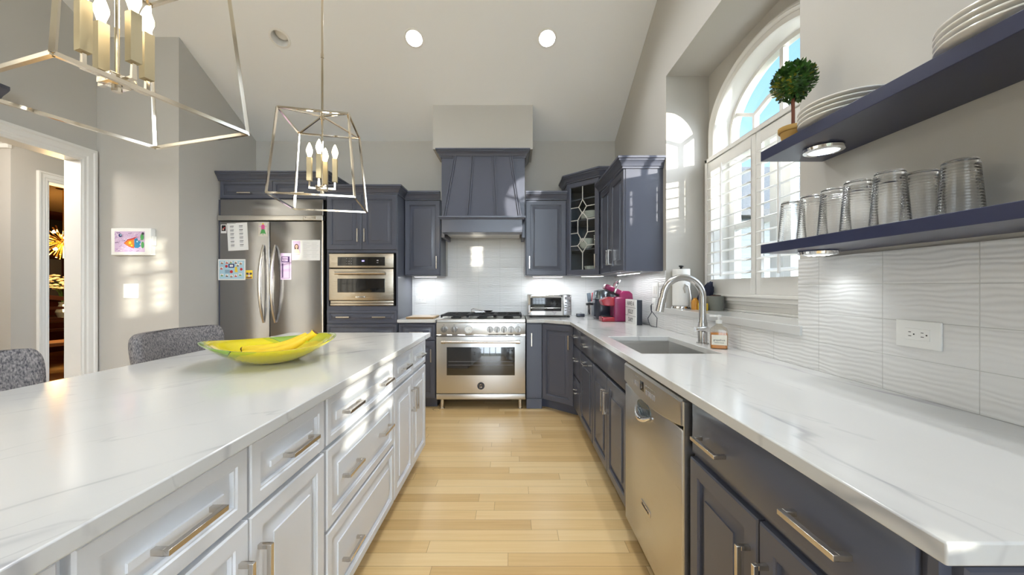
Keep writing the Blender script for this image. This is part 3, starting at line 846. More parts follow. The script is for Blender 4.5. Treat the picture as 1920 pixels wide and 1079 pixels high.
# ------------------------------------------------------------------ cabinetry
CROWN = [(0, 0), (.010, 0), (.010, .012), (.018, .018), (.024, .036), (.040, .052), (.046, .056), (.046, .066), (.056, .070), (.056, .086), (0, .086)]
def crown(bm, path, z0, prof=CROWN, scale=1.0):
    """moulding along an open plan polyline; outward is to the right of travel"""
    P = [Vector((p[0], p[1])) for p in path]; n = len(P); off = []
    for i in range(n):
        ns = []
        if i > 0: d = (P[i] - P[i - 1]).normalized(); ns.append(Vector((d.y, -d.x)))
        if i < n - 1: d = (P[i + 1] - P[i]).normalized(); ns.append(Vector((d.y, -d.x)))
        if len(ns) == 1: off.append(ns[0])
        else:
            b = (ns[0] + ns[1]).normalized(); off.append(b / max(b.dot(ns[0]), .3))
    R = []
    for i in range(n):
        R.append([bm.verts.new((P[i].x + off[i].x * a * scale, P[i].y + off[i].y * a * scale, z0 + h * scale)) for a, h in prof])
    for A, B in zip(R, R[1:]):
        for j in range(len(prof)):
            k = (j + 1) % len(prof); bm.faces.new((A[j], A[k], B[k], B[j]))
    bm.faces.new(R[0]); bm.faces.new(R[-1][::-1])

def pull(parent, cx, cz, orient, y=-.02, L=.135, m='nickel', proj=.034):
    bm = new_bm(); h = L / 2; t = .0055
    if orient == 'h':
        box(bm, cx - h, cx + h, y - proj, y - proj + 2 * t, cz - t, cz + t)
        for s in (-1, 1): box(bm, cx + s * h - (2 * t if s > 0 else 0), cx + s * h + (0 if s > 0 else 2 * t), y - proj + 2 * t, y, cz - t, cz + t)
    else:
        box(bm, cx - t, cx + t, y - proj, y - proj + 2 * t, cz - h, cz + h)
        for s in (-1, 1): box(bm, cx - t, cx + t, y - proj + 2 * t, y, cz + s * h - (2 * t if s > 0 else 0), cz + s * h + (0 if s > 0 else 2 * t))
    return obj('handle', bm, m, parent, bevel=.0008)

def front(parent, kind, x0, x1, z0, z1, m, handles=(), style='raised', fw=.055, mw=None, y=0.0):
    bm = new_bm()
    if style == 'raised': raised(bm, x0, x1, z0, z1, fw=fw)
    elif style == 'slab': slab_front(bm, x0, x1, z0, z1)
    else:
        box(bm, x0, x1, -.02, 0, z0, z1)
    o = obj(kind, bm, m, parent, mw=mw, bevel=0.0 if style != 'flat' else .002)
    for (cx, cz, ori) in handles: pull(o, cx, cz, ori)
    return o

def base_cab(name, label, loc, rz, w, depth, m, fronts, group, toe=True, top=CT - TH, bottom=.10, body_z0=None):
    t = thing(name, label, 'cabinet', loc, rz, group)
    bm = new_bm(); box(bm, 0.001, w - 0.001, 0, depth, bottom, top); obj('body', bm, m, t)
    if toe:
        bm = new_bm(); box(bm, 0.001, w - 0.001, .07, depth, 0, bottom); obj('toe_kick', bm, m, t)
    for f in fronts: front(t, f[0], f[1], f[2], f[3], f[4], m, f[5], *(f[6:] if len(f) > 6 else ()))
    return t
G_R = 'navy base cabinets along the window wall'
R90 = -PI / 2
XF = .598           # body front of the right run
DR = XR - .008 - XF
# near two-door cabinet
w = 1.222 - .532
near = base_cab('base_cabinet', 'navy base cabinet with wide drawer and two doors, nearest the camera beside the dishwasher', (XF, 1.222, 0), R90, w, DR, 'navy',
    [('drawer', .008, w - .012, .705, .866, [(1.222 - 1.075, .78, 'h'), (1.222 - .70, .78, 'h')], 'slab'),
     ('door', .008, w / 2 - .004, .112, .692, [(w / 2 - .032, .545, 'v')]), ('door', w / 2 + .002, w - .012, .112, .692, [(w / 2 + .032, .545, 'v')])], G_R)
bm = new_bm(); box(bm, w, w + .014, -.006, DR, 0, CT - TH)
def end_panel(bm, y0, y1, z0, z1, x):
    b2 = bmesh.new(); raised(b2, y0, y1, z0, z1, t=.018)
    for v in b2.verts: v.co = Vector((x - v.co.y, v.co.x, v.co.z))
    tmp = bpy.data.meshes.new('tmp'); b2.to_mesh(tmp); b2.free(); bm.from_mesh(tmp); bpy.data.meshes.remove(tmp)
end_panel(bm, .012, DR - .01, .112, .862, w + .014)
obj('end_panel', bm, 'navy', near)
# sink base
w = 2.68 - 1.868
base_cab('base_cabinet', 'navy sink base cabinet with false drawer panel and two doors, under the sink', (XF, 2.68, 0), R90, w, DR, 'navy',
    [('drawer_panel', .006, w - .012, .705, .866, [], 'slab'),
     ('door', .006, w / 2 - .003, .112, .692, [(w / 2 - .032, .545, 'v')]), ('door', w / 2 + .003, w - .012, .112, .692, [(w / 2 + .032, .545, 'v')])], G_R, top=.60)
# pull-out cabinet
w = 3.17 - 2.682
base_cab('base_cabinet', 'navy base cabinet with one drawer over one door, left of the sink base', (XF, 3.17, 0), R90, w, DR, 'navy',
    [('drawer', .006, w - .006, .705, .866, [(w / 2, .785, 'h')], 'slab'), ('door', .006, w - .006, .112, .692, [(w / 2, .64, 'h')])], G_R)
w = 3.545 - 3.172
base_cab('base_cabinet', 'navy three-drawer base cabinet beside the diagonal corner cabinet', (XF, 3.545, 0), R90, w, DR, 'navy',
    [('drawer', .02, w - .006, .705, .866, [(w / 2, .80, 'h')], 'slab'), ('drawer', .02, w - .006, .42, .692, [(w / 2, .59, 'h')], 'slab'), ('drawer', .02, w - .006, .112, .408, [(w / 2, .305, 'h')], 'slab')], G_R)
# diagonal corner base
cc = thing('corner_base_cabinet', 'navy corner base cabinet with one diagonal door', 'cabinet', (.9, 4.0, 0))
off = Matrix.Translation((-.9, -4.0, 0))
bm = new_bm(); prism(bm, [(.31, 3.818), (.315, 3.818), (.596, 3.552), (1.19, 3.548), (1.19, YB - .01), (.31, YB - .01)], 'Z', .10, CT - TH); bmesh.ops.transform(bm, matrix=off, verts=bm.verts[:]); obj('body', bm, 'navy', cc)
bm = new_bm(); prism(bm, [(.31, 3.90), (.36, 3.88), (.66, 3.60), (.68, 3.55), (1.19, 3.55), (1.19, YB - .01), (.31, YB - .01)], 'Z', 0, .10); bmesh.ops.transform(bm, matrix=off, verts=bm.verts[:]); obj('toe_kick', bm, 'navy', cc)
dv = Vector((.281, -.266, 0)); ang = math.atan2(dv.y, dv.x); Ld = dv.length
front(cc, 'door', .006, Ld - .004, .112, .866, 'navy', [(Ld - .04, .715, 'v')], mw=Matrix.Translation((.315 - .9, 3.818 - 4.0, 0)) @ Matrix.Rotation(ang, 4, 'Z'))
# narrow pull-out right of the range
np_ = thing('narrow_base_cabinet', 'narrow navy pull-out base cabinet right of the range', 'cabinet', (.148, 3.82, 0))
bm = new_bm(); box(bm, 0, .158, 0, YB - .01 - 3.82, 0, CT - TH); obj('body', bm, 'navy', np_)
front(np_, 'door', .004, .154, .115, .868, 'navy', [(.05, .712, 'v')], 'flat')
bm = new_bm(); box(bm, .002, .156, -.012, 0, .005, .108); obj('kick_plate', bm, 'navy', np_, bevel=.002)
# base left of the range
w = .384
base_cab('base_cabinet', 'navy base cabinet with drawer and door, left of the range', (-1.16, 3.82, 0), 0, w, YB - .01 - 3.82, 'navy',
    [('drawer', .006, w - .006, .705, .868, [(w / 2, .785, 'h')], 'raised', .03), ('door', .006, w - .006, .112, .692, [(w - .045, .55, 'v')])], 'navy base cabinets on the range wall')

# countertops
def worktop(name, label, poly, hole=None, z0=CT - TH, z1=CT):
    bm = new_bm()
    if hole is None: prism(bm, poly, 'Z', z0, z1)
    else:
        x0, x1, y0, y1 = hole
        outer = poly
        def layer(z):
            vo = [bm.verts.new((p[0], p[1], z)) for p in outer]; vi = [bm.verts.new(p) for p in ((x0, y0, z), (x1, y0, z), (x1, y1, z), (x0, y1, z))]
            return vo, vi
        T, B = layer(z1), layer(z0)
        n = len(outer)
        for i in range(n): bm.faces.new((B[0][i], B[0][(i + 1) % n], T[0][(i + 1) % n], T[0][i]))
        for i in range(4): bm.faces.new((B[1][i], T[1][i], T[1][(i + 1) % 4], B[1][(i + 1) % 4]))
        # outer: 0 near-left,1 near-right,2 back-right,3 back-left,4 back-left-front,5 diag start,6 diag end
        for L, fl in ((T, 0), (B, 1)):
            o_, h_ = L
            for q in ((o_[0], o_[1], h_[1], h_[0]), (o_[1], o_[2], h_[2], h_[1]), (o_[2], o_[3], o_[4], o_[5], o_[6], h_[3], h_[2]), (o_[6], o_[0], h_[0], h_[3])):
                bm.faces.new(q if not fl else q[::-1])
    return tag(obj(name, bm, 'quartz', bevel=.003), label, 'countertop')
XE = .5544; YE = 3.775
worktop('countertop', 'long white veined quartz countertop with the sink, along the window wall',
        [(XE, .476), (XR - .008, .476), (XR - .008, YB - .008), (.150, YB - .008), (.150, YE), (.33, YE), (XE, 3.565)], hole=(.641, 1.04, 1.84, 2.486))
worktop('countertop', 'short white quartz countertop left of the range under the cutting board', [(-1.163, YE), (-.775, YE), (-.775, YB - .008), (-1.163, YB - .008)])

# sink
sk = thing('kitchen_sink', 'undermount stainless steel sink set in the long countertop', 'sink', (.84, 2.163, .66))
bm = new_bm(); hx, hy = .21, .334
def lp(i, z): return [(-hx + i, -hy + i, z), (hx - i, -hy + i, z), (hx - i, hy - i, z), (-hx + i, hy - i, z)]
loft_rects(bm, [lp(-.012, .222), lp(-.012, .2225), lp(0, .2225), lp(.004, .02), lp(.02, .002), lp(.16, 0)], close=False)
bm.faces.new([bm.verts.new(p) for p in lp(.16, 0)])
obj('basin', bm, 'steel_h', sk)
bm = new_bm(); lathe(bm, [(.055, .003), (.05, .008), (.042, .004), (0, .003)], (0, 0, 0), 24); obj('drain', bm, 'chrome', sk)

# ------------------------------------------------------------------ island
XI = -.64           # body front of island
G_I = 'white island cabinets'
def isl(label, y0, y1, fronts):
    return base_cab('island_cabinet', label, (XI, y0, 0), PI / 2, y1 - y0, .66, 'white_cab', fronts, G_I)
W = .717
isl('white island cabinet at the far end, two small drawers over two doors', 1.966, 2.68, [
    ('drawer', .006, W / 2 - .003, .705, .868, [(W / 4, .785, 'h')], 'raised', .032), ('drawer', W / 2 + .003, W - .008, .705, .868, [(W * .75, .785, 'h')], 'raised', .032),
    ('door', .006, W / 2 - .002, .112, .692, [(W / 2 - .03, .545, 'v')], 'raised', .05), ('door', W / 2 + .002, W - .008, .112, .692, [(W / 2 + .03, .545, 'v')], 'raised', .05)])
isl('white island cabinet in the middle with three wide drawers', 1.248, 1.964, [
    ('drawer', .005, W - .006, .705, .868, [(.18, .785, 'h'), (.557, .785, 'h')], 'raised', .032), ('drawer', .005, W - .006, .42, .692, [(.18, .552, 'h'), (.557, .552, 'h')], 'raised', .04),
    ('drawer', .005, W - .006, .112, .408, [(.18, .245, 'h')], 'raised', .04)])
isl('white island cabinet nearest the camera, two drawers over two doors with tall pulls', .522, 1.246, [
    ('drawer', .006, W / 2 - .003, .705, .868, [(.706 - .522, .785, 'h')], 'raised', .04), ('drawer', W / 2 + .006, W - .004, .705, .868, [(1.077 - .522, .785, 'h')], 'raised', .04),
    ('door', .006, W / 2, .112, .692, [(W / 2 - .03, .545, 'v')], 'raised', .05), ('door', W / 2 + .004, W - .004, .112, .692, [(W / 2 + .034, .545, 'v')], 'raised', .05)])
isl('white island cabinet past the left picture edge at the near end of the island', -.2, .52, [
    ('drawer', .006, W - .006, .705, .868, [(.2, .785, 'h'), (.52, .785, 'h')], 'raised', .04), ('door', .006, W / 2, .112, .692, [(W / 2 - .03, .545, 'v')]), ('door', W / 2 + .004, W - .004, .112, .692, [(W / 2 + .034, .545, 'v')])])
bm = new_bm(); box(bm, -1.605, -.59, -.25, 2.703, CT - TH, CT); tag(obj('island_countertop', bm, 'quartz_i', bevel=.003), 'white veined quartz island countertop holding the yellow bowl', 'countertop')
bm = new_bm(); box(bm, -1.34, -1.302, -.2, 2.68, 0, CT - TH); o = tag(obj('island_back_panel', bm, 'white_cab', bevel=.002), 'white panel closing the stool side of the island', 'panel')

# ------------------------------------------------------------------ upper cabinets
ZU = 1.37
def upper(name, label, loc, rz, w, h, depth, fronts, cr, group, cz=None, m='navy'):
    t = thing(name, label, 'cabinet', loc, rz, group)
    bm = new_bm(); box(bm, 0.001, w - .001, 0, depth, 0, h); obj('body', bm, m, t)
    for f in fronts: front(t, f[0], f[1], f[2], f[3], f[4], m, f[5], *(f[6:] if len(f) > 6 else ()))
    bm = new_bm(); crown(bm, cr, h - .004); obj('crown_molding', bm, m, t)
    return t
G_U = 'navy upper cabinets'
DU = YB - .002 - 4.054
upper('upper_cabinet', 'navy single-door upper cabinet left of the range hood', (-1.163, 4.054, ZU), 0, .391, .82, DU,
      [('door', .006, .385, .006, .812, [(.35, .14, 'v')])], [(0, -.02), (.391, -.02)], G_U)
upper('upper_cabinet', 'navy single-door upper cabinet right of the range hood', (.146, 4.054, ZU), 0, .445, .82, DU,
      [('door', .006, .437, .006, .812, [(.042, .14, 'v')])], [(0, -.02), (.445, -.02)], G_U)
XU = .905; DW_ = XR - .002 - XU
upper('upper_cabinet', 'navy two-door upper cabinet at the window end of the tile, above the light box', (XU, 3.752, ZU), R90, .784, .82, DW_,
      [('door', .006, .389, .006, .812, [(.36, .14, 'v')]), ('door', .395, .778, .006, .812, [(.424, .14, 'v')])], [(0, -.02), (.784, -.02), (.784, DW_)], G_U)
# diagonal glass cabinet
gc = thing('glass_corner_cabinet', 'navy diagonal corner upper cabinet with a leaded glass door showing dishes', 'cabinet', (.9, 4.05, ZU))
A_, B_ = Vector((.598, 4.05)), Vector((.889, 3.757))
poly = [(A_.x, A_.y), (B_.x, B_.y), (1.2, B_.y), (1.2, YB - .002), (A_.x, YB - .002)]
off = Matrix.Translation((-.9, -4.05, 0))
bm = new_bm()
prism(bm, poly, 'Z', 0, .02); prism(bm, poly, 'Z', .97, .99)
box(bm, A_.x, A_.x + .016, A_.y, YB - .002, .02, .97); box(bm, A_.x, 1.2, YB - .018, YB - .002, .02, .97)
box(bm, 1.184, 1.2, B_.y, YB - .002, .02, .97); box(bm, B_.x, 1.2, B_.y, B_.y + .016, .02, .97)
bmesh.ops.transform(bm, matrix=off, verts=bm.verts[:]); obj('body', bm, 'navy', gc)
for z in (.265, .575, .80):
    bm = new_bm(); prism(bm, [(.63, 4.06), (.90, 3.79), (1.18, 3.79), (1.18, YB - .02), (.63, YB - .02)], 'Z', z, z + .014); bmesh.ops.transform(bm, matrix=off, verts=bm.verts[:]); obj('shelf', bm, 'navy', gc)
dv = (B_ - A_); ang = math.atan2(dv.y, dv.x); Ld = dv.length
mwd = Matrix.Translation((A_.x - .9, A_.y - 4.05, 0)) @ Matrix.Rotation(ang, 4, 'Z')
bm = new_bm(); fw = .052
def lp2(i, y): return [(.006 + i, y, .006 + i), (Ld - .006 - i, y, .006 + i), (Ld - .006 - i, y, .982 - i), (.006 + i, y, .982 - i)]
rows = [lp2(0, 0), lp2(0, -.016), lp2(.004, -.02), lp2(fw - .008, -.02), lp2(fw, -.012), lp2(fw, 0)]
loft_rects(bm, rows + [rows[0]], close=False)
gd = obj('door', bm, 'navy', gc, mw=mwd)
bm = new_bm(); box(bm, fw, Ld - fw, -.008, -.006, fw, .982 - fw + .006); obj('glass_pane', bm, 'cabpane', gd)
cx_ = Ld / 2; bm = new_bm()
def came(pts): tube(bm, [(cx_ + x, -.0085, z) for x, z in pts], .0035, square=True, up=(0, 1, 0))
d_ = .06
zt, zl = .79, .235
came([(0, .93), (0, zt)]); came([(0, zt), (d_ * .8, zt - .075), (0, zt - .15), (-d_ * .8, zt - .075), (0, zt)])
came([(0, zt - .13), (d_, zt - .21), (d_, zl + .21), (0, zl + .11), (-d_, zl + .21), (-d_, zt - .21), (0, zt - .13)])
came([(0, zl + .15), (d_, zl + .075), (0, zl), (-d_, zl + .075), (0, zl + .15)]); came([(0, zl), (0, fw)])
for s in (-1, 1):
    came([(s * d_, zt - .21), (s * (Ld / 2 - fw), zt - .21)]); came([(s * d_, zl + .075), (s * (Ld / 2 - fw), zl + .075)])
    came([(s * d_ * .8, zt - .075), (s * (Ld / 2 - fw), zt - .075)]); came([(s * d_, zl + .21), (s * (Ld / 2 - fw), zl + .21)])
obj('leading', bm, 'came', gd)
pull(gd, Ld - .035, .14, 'v')
bm = new_bm(); crown(bm, [(A_.x - .9, YB - .01 - 4.05), (A_.x - .9, A_.y - 4.05 - .01), (B_.x - .9 - .01, B_.y - 4.05 - .014), (1.19 - .9, B_.y - 4.05 - .014)], .985); obj('crown_molding', bm, 'navy', gc)

# dishes inside it
def plate(bm, r, c=(0, 0, 0), h=.018, seg=28):
    lathe(bm, [(0, .002), (r * .62, .0), (r * .66, .003), (r, h), (r, h + .003), (r * .64, .007), (0, .006)], c, seg)
def dish(name, bm, label, cat, loc, group, m='china'):
    o = obj(name, bm, m, loc=loc); return tag(o, label, cat, group)
bm = new_bm(); plate(bm, .115); p0 = dish('dinner_plate', bm, 'white plate in the stack on the upper shelf of the glass corner cabinet', 'plate', (.86, 4.02, ZU + .59), 'plates stacked in the glass cabinet')
for k in range(1, 9): dup(p0, loc=(.86, 4.02, ZU + .59 + k * .0088))
def bowl_bm(r, h, wav=None, seg=36):
    b = new_bm(); lathe(b, [(0, .004), (r * .45, .0), (r * .5, .004), (r * .85, h * .55), (r, h), (r * .97, h), (r * .8, h * .55), (r * .4, .01), (0, .01)], seg=seg, wav=wav); return b
b0 = dish('soup_bowl', bowl_bm(.075, .05), 'pale bowl in the left stack on the middle shelf of the glass cabinet', 'bowl', (.80, 4.02, ZU + .28), 'bowls stacked on the middle shelf')
for k in range(1, 4): dup(b0, loc=(.80, 4.02, ZU + .28 + k * .021))
b1 = dish('soup_bowl', bowl_bm(.078, .052), 'pale bowl in the right stack on the middle shelf of the glass cabinet', 'bowl', (.94, 3.94, ZU + .28), 'bowls stacked on the right of the middle shelf')
for k in range(1, 5): dup(b1, loc=(.94, 3.94, ZU + .28 + k * .022))
dish('scalloped_bowl', bowl_bm(.095, .075, wav=lambda t, r, z: 1 + .05 * math.sin(14 * t) * min(1, z / .05), seg=84), 'white scalloped bowl on the bottom of the glass corner cabinet', 'bowl', (.865, 3.97, ZU + .0215), None)
bm = new_bm(); plate(bm, .05, h=.012); s0 = dish('saucer', bm, 'small white saucer beside the scalloped bowl in the glass cabinet', 'saucer', (.70, 4.07, ZU + .0215), None)
c0 = dish('glass_cup', bowl_bm(.03, .06), 'small clear cup beside the plate stack in the glass cabinet', 'cup', (.985, 3.93, ZU + .59), None, 'glass')

# tall oven cabinet
XT0, XT1, YF = -1.893, -1.167, 3.82
wt = XT1 - XT0; dt_ = YB - .002 - YF
oc = thing('oven_cabinet', 'tall navy cabinet housing the wall oven, right of the refrigerator', 'cabinet', (XT0, YF, 0))
bm = new_bm()
box(bm, 0, .018, 0, dt_, .1, 2.19); box(bm, wt - .018, wt, 0, dt_, .1, 2.19); box(bm, .018, wt - .018, dt_ - .01, dt_, .1, 2.19)
box(bm, .018, wt - .018, 0, dt_ - .01, 1.595, 2.19); box(bm, .018, wt - .018, 0, dt_ - .01, .1, 1.05)
obj('body', bm, 'navy', oc)
bm = new_bm(); box(bm, 0, wt, .07, dt_, 0, .1); obj('toe_kick', bm, 'navy', oc)
front(oc, 'door', .006, wt / 2 - .002, 1.625, 2.19, 'navy', [(wt / 2 - .035, 1.77, 'v')])
front(oc, 'door', wt / 2 + .002, wt - .006, 1.625, 2.19, 'navy', [(wt / 2 + .035, 1.77, 'v')])
front(oc, 'drawer', .006, wt - .006, .875, 1.005, 'navy', [(.18, .94, 'h'), (wt - .18, .94, 'h')], 'raised', .03)
front(oc, 'drawer', .006, wt - .006, .64, .862, 'navy', [(.18, .75, 'h'), (wt - .18, .75, 'h')], 'raised', .03)
front(oc, 'drawer', .006, wt - .006, .36, .63, 'navy', [(.18, .5, 'h'), (wt - .18, .5, 'h')], 'raised', .03)
front(oc, 'drawer', .006, wt - .006, .11, .35, 'navy', [(.18, .23, 'h'), (wt - .18, .23, 'h')], 'raised', .03)
bm = new_bm(); crown(bm, [(0, -.02), (wt, -.02), (wt, dt_)], 2.19); obj('crown_molding', bm, 'navy', oc)

# wall oven
wo = thing('wall_oven', 'stainless built-in wall oven with black display in the tall navy cabinet', 'oven', (XT0 + .036, YF - .002, 1.055))
WO = .656
bm = new_bm(); box(bm, 0, WO, .0, .45, 0, .53); obj('body', bm, 'dark', wo)
bm = new_bm(); rounded_box(bm, 0, WO, -.03, .0, .385, .53, .004); obj('control_panel', bm, 'steel_o', wo)
bm = new_bm(); rounded_box(bm, .088, WO - .088, -.034, -.028, .405, .495, .002); dp = obj('display', bm, 'blackglass', wo)
bm = new_bm()
for i in range(3):
    for j in range(3): box(bm, .175 + i * .024, .187 + i * .024, -.0345, -.034, .423 + j * .026, .427 + j * .026)
box(bm, .485, .503, -.0345, -.034, .455, .465); box(bm, .485, .503, -.0345, -.034, .435, .441)
obj('key_marks', bm, 'p_grey', dp)
bm = new_bm(); box(bm, .335, .36, -.0345, -.034, .448, .462); obj('clock_digits', bm, mat('display_digits', (.1, .1, .4), .4, emit=(.35, .3, .9), estr=1.2), dp)
bm = new_bm(); rounded_box(bm, 0, WO, -.034, .0, .055, .375, .004); od = obj('oven_door', bm, 'steel_o', wo)
bm = new_bm(); rounded_box(bm, .088, WO - .088, -.038, -.032, .135, .275, .003); obj('door_window', bm, 'blackglass', od)
bm = new_bm(); tube(bm, [(.075, -.066, .33), (WO - .075, -.066, .33)], .014, 14)
for x in (.095, WO - .095): cyl(bm, (x, -.066, .33), (x, -.03, .33), .010, seg=12)
obj('handle', bm, 'nickel', od)
bm = new_bm(); rounded_box(bm, .27, .37, -.038, -.033, .078, .098, .002); bd = obj('badge', bm, 'nickel', od)
text_mesh('lettering', 'KitchenAid', .016, 'ink', bd, Matrix.Translation((.32, -.0384, .088)) @ RX90)
bm = new_bm(); rounded_box(bm, .006, WO - .006, -.02, .0, .0, .022, .003); rounded_box(bm, .006, WO - .006, -.012, 0, .024, .05, .002); obj('vent_trim', bm, 'steel_o', wo)

# refrigerator and its cabinet
FX0, FX1 = -2.962, -1.912; FW = FX1 - FX0
fr = thing('refrigerator', 'built-in stainless steel side-by-side refrigerator covered with pinned papers', 'refrigerator', (FX0, 3.80, 0))
bm = new_bm(); box(bm, 0, FW, .03, YB - .01 - 3.80, .0, 2.135); obj('body', bm, 'dark', fr)
sx_ = -2.453 - FX0
for (a, b) in ((.004, sx_ - .003), (sx_ + .003, FW - .012)):
    bm = new_bm(); rounded_box(bm, a, b, -.02, .03, .11, 1.91, .004); dd = obj('door', bm, 'steel', fr)
    hx = sx_ - .058 if a < .1 else sx_ + .058
    bm = new_bm(); pts = []
    for i in range(17):
        t = i / 16; z = .885 + .785 * t; pts.append((hx, -.028 - .062 * math.sin(PI * t) ** .8, z))
    tube(bm, pts, [.010 + .008 * math.sin(PI * i / 16) for i in range(17)], 12, up=(1, 0, 0)); obj('handle', bm, 'nickel', dd)
bm = new_bm(); rounded_box(bm, -.008, FW + .002, -.035, .03, 1.918, 1.968, .004); tb = obj('trim_bar', bm, 'steel_h', fr)
bm = new_bm(); rounded_box(bm, .855, .99, -.039, -.034, 1.930, 1.956, .002); bd = obj('badge', bm, 'nickel', tb)
text_mesh('lettering', 'KitchenAid', .02, 'ink', bd, Matrix.Translation((.9225, -.0395, 1.943)) @ RX90)
bm = new_bm(); rounded_box(bm, .004, FW - .004, -.012, .03, 1.970, 2.135, .003); obj('grille', bm, 'steel', fr)
bm = new_bm(); box(bm, FW - .010, FW + .002, -.024, .03, .1, 1.918); obj('side_trim', bm, 'nickel', fr)
bm = new_bm(); box(bm, .01, FW - .01, .02, .06, .0, .1); obj('kick_grille', bm, 'black', fr)
fc = thing('fridge_cabinet', 'navy cabinet with two doors above the refrigerator', 'cabinet', (-2.985, 3.82, 2.14))
wf = -1.894 + 2.985; df = YB - .002 - 3.82
bm = new_bm(); box(bm, 0, wf, 0, df, 0, .19); obj('body', bm, 'navy', fc)
bm_ = new_bm(); box(bm_, -2.987 - FX0, -2.965 - FX0, 0, YB - .012 - 3.80, 0, 2.135); obj('side_panel', bm_, 'navy', fr, bevel=.002)
front(fc, 'door', .012, wf / 2 - .002, .008, .185, 'navy', [(wf / 4, .06, 'h')], 'raised', .035)
front(fc, 'door', wf / 2 + .002, wf - .006, .008, .185, 'navy', [(wf * .75, .06, 'h')], 'raised', .035)
bm = new_bm(); crown(bm, [(0, -.02), (wf, -.02), (wf, df)], .186); obj('crown_molding', bm, 'navy', fc)

# ------------------------------------------------------------------ papers on the fridge
def flat_art(name, label, cat, loc, w, h, base, polys, tilt=0.0, th=.0012):
    """thin printed sheet facing -y; polys = [(points, material)]"""
    bm = new_bm(); box(bm, 0, w, 0, th, 0, h); mats = [M[base]]; idx = {}
    for k, (pts, m) in enumerate(polys):
        if m not in idx: idx[m] = len(mats); mats.append(M[m])
        f = bm.faces.new([bm.verts.new((p[0], -.0003 - .00002 * k, p[1])) for p in pts]); f.material_index = idx[m]
    o = obj(name, bm, mats, loc=loc)
    o.rotation_euler = (0, tilt, 0)
    return tag(o, label, cat, 'papers on the refrigerator')
def rc(x0, x1, z0, z1): return [(x0, z0), (x1, z0), (x1, z1), (x0, z1)]
def disc(cx, cz, r, rz=None, n=14): return [(cx + r * math.cos(2 * PI * i / n), cz + (rz or r) * math.sin(2 * PI * i / n)) for i in range(n)]
YP = 3.7785
flat_art('photo_print', 'small dark instant photo at the top left of the refrigerator', 'photo', (-2.947, YP, 1.79), .058, .088, 'paper',
         [(rc(.008, .05, .022, .08), 'dark'), (disc(.024, .04, .010), 'p_skin'), (disc(.036, .055, .007), 'p_crimson')])
pl = []
for r in range(6):
    for c in range(2):
        z = .245 - r * .038; x = .03 + c * .092
        pl.append((rc(x, x + .038, z, z + .006), 'ink')); pl.append((rc(x, x + .034, z - .010, z - .006), 'p_grey')); pl.append((rc(x, x + .036, z - .016, z - .013), 'p_grey'))
pl.append((rc(.02, .09, .272, .275), 'p_grey'))
flat_art('school_schedule', 'white typed schedule sheet with two columns on the left fridge door', 'paper', (-2.872, YP, 1.61), .205, .28, 'paper', pl, math.radians(-3))
pl = [(disc(.045, .10, .018, .02), 'p_pink'), (rc(.028, .062, .07, .1), 'p_pink'), ([(.03, .07), (.06, .07), (.075, .02), (.05, .03), (.045, .005), (.04, .03), (.015, .02)], 'p_green'), (disc(.045, .125, .008), 'p_yellow'), (disc(.012, .1, .008), 'p_lilac'), (disc(.078, .1, .008), 'p_lilac'), (rc(.015, .03, .0965, .1), 'p_pink'), (rc(.06, .075, .0965, .1), 'p_pink')]
flat_art('flower_drawing', 'small drawing of a pink flower with green leaves near the door gap', 'drawing', (-2.565, YP, 1.76), .09, .135, 'steel_h', pl)
pl = [(rc(.012, .265, .012, .198), 'p_skyblue'), (rc(.105, .165, .125, .165), 'p_navyink'), (rc(.118, .152, .135, .155), 'paper'), (disc(.085, .14, .014), 'p_crimson'), (disc(.135, .085, .016), 'p_crimson'), ([(.17, .08), (.2, .08), (.19, .14), (.17, .13)], 'p_yellow'), (disc(.235, .11, .014), 'p_crimson'), (rc(.07, .12, .085, .09), 'p_navyink'), (rc(.07, .12, .098, .102), 'p_navyink'), (rc(.07, .12, .072, .076), 'p_navyink')]
for k, (x, z) in enumerate([(.04, .175), (.09, .178), (.13, .18), (.18, .178), (.23, .17), (.035, .12), (.04, .05), (.09, .045), (.135, .04), (.18, .045), (.225, .055), (.2, .15)]):
    pl.append((rc(x - .016, x + .016, z - .014, z + .014), 'paper')); pl.append((rc(x - .012, x + .012, z - .012, z - .002), ('p_brown', 'p_crimson', 'p_green', 'ink')[k % 4])); pl.append((disc(x - .003, z + .003, .006), 'p_skin'))
flat_art('class_collage', 'blue school photo collage at the left edge of the refrigerator', 'collage', (-2.975, YP, 1.315), .277, .212, 'paper', pl)
flat_art('photo_print', 'small orange snapshot right of the blue collage', 'photo', (-2.695, YP, 1.33), .068, .085, 'p_yellow',
         [(disc(.034, .045, .012, .016), 'p_skin'), (rc(.022, .046, .01, .032), 'paper'), (disc(.016, .05, .012), 'ink'), (disc(.052, .05, .012), 'ink'), (rc(.005, .063, .003, .02), 'p_brown')])
pl = [(rc(.01, .092, .012, .235), 'p_deep_purple'), (rc(.014, .088, .016, .175), 'p_lilac'), (rc(.016, .028, .02, .165), 'p_deep_purple'), (rc(.016, .074, .185, .228), 'p_lilac')]
for k in range(14): pl.append((rc(.032, .084, .025 + k * .0102, .0265 + k * .0102), 'p_purple'))
o = flat_art('spelling_list', 'lilac spelling list sheet on the right fridge door', 'paper', (-2.343, YP, 1.32), .108, .268, 'p_lilac', pl)
text_mesh('lettering', 'Spelling', .018, 'p_deep_purple', o, Matrix.Translation((.044, -.001, .213)) @ RX90)
text_mesh('lettering', 'List', .018, 'p_deep_purple', o, Matrix.Translation((.04, -.001, .196)) @ RX90)
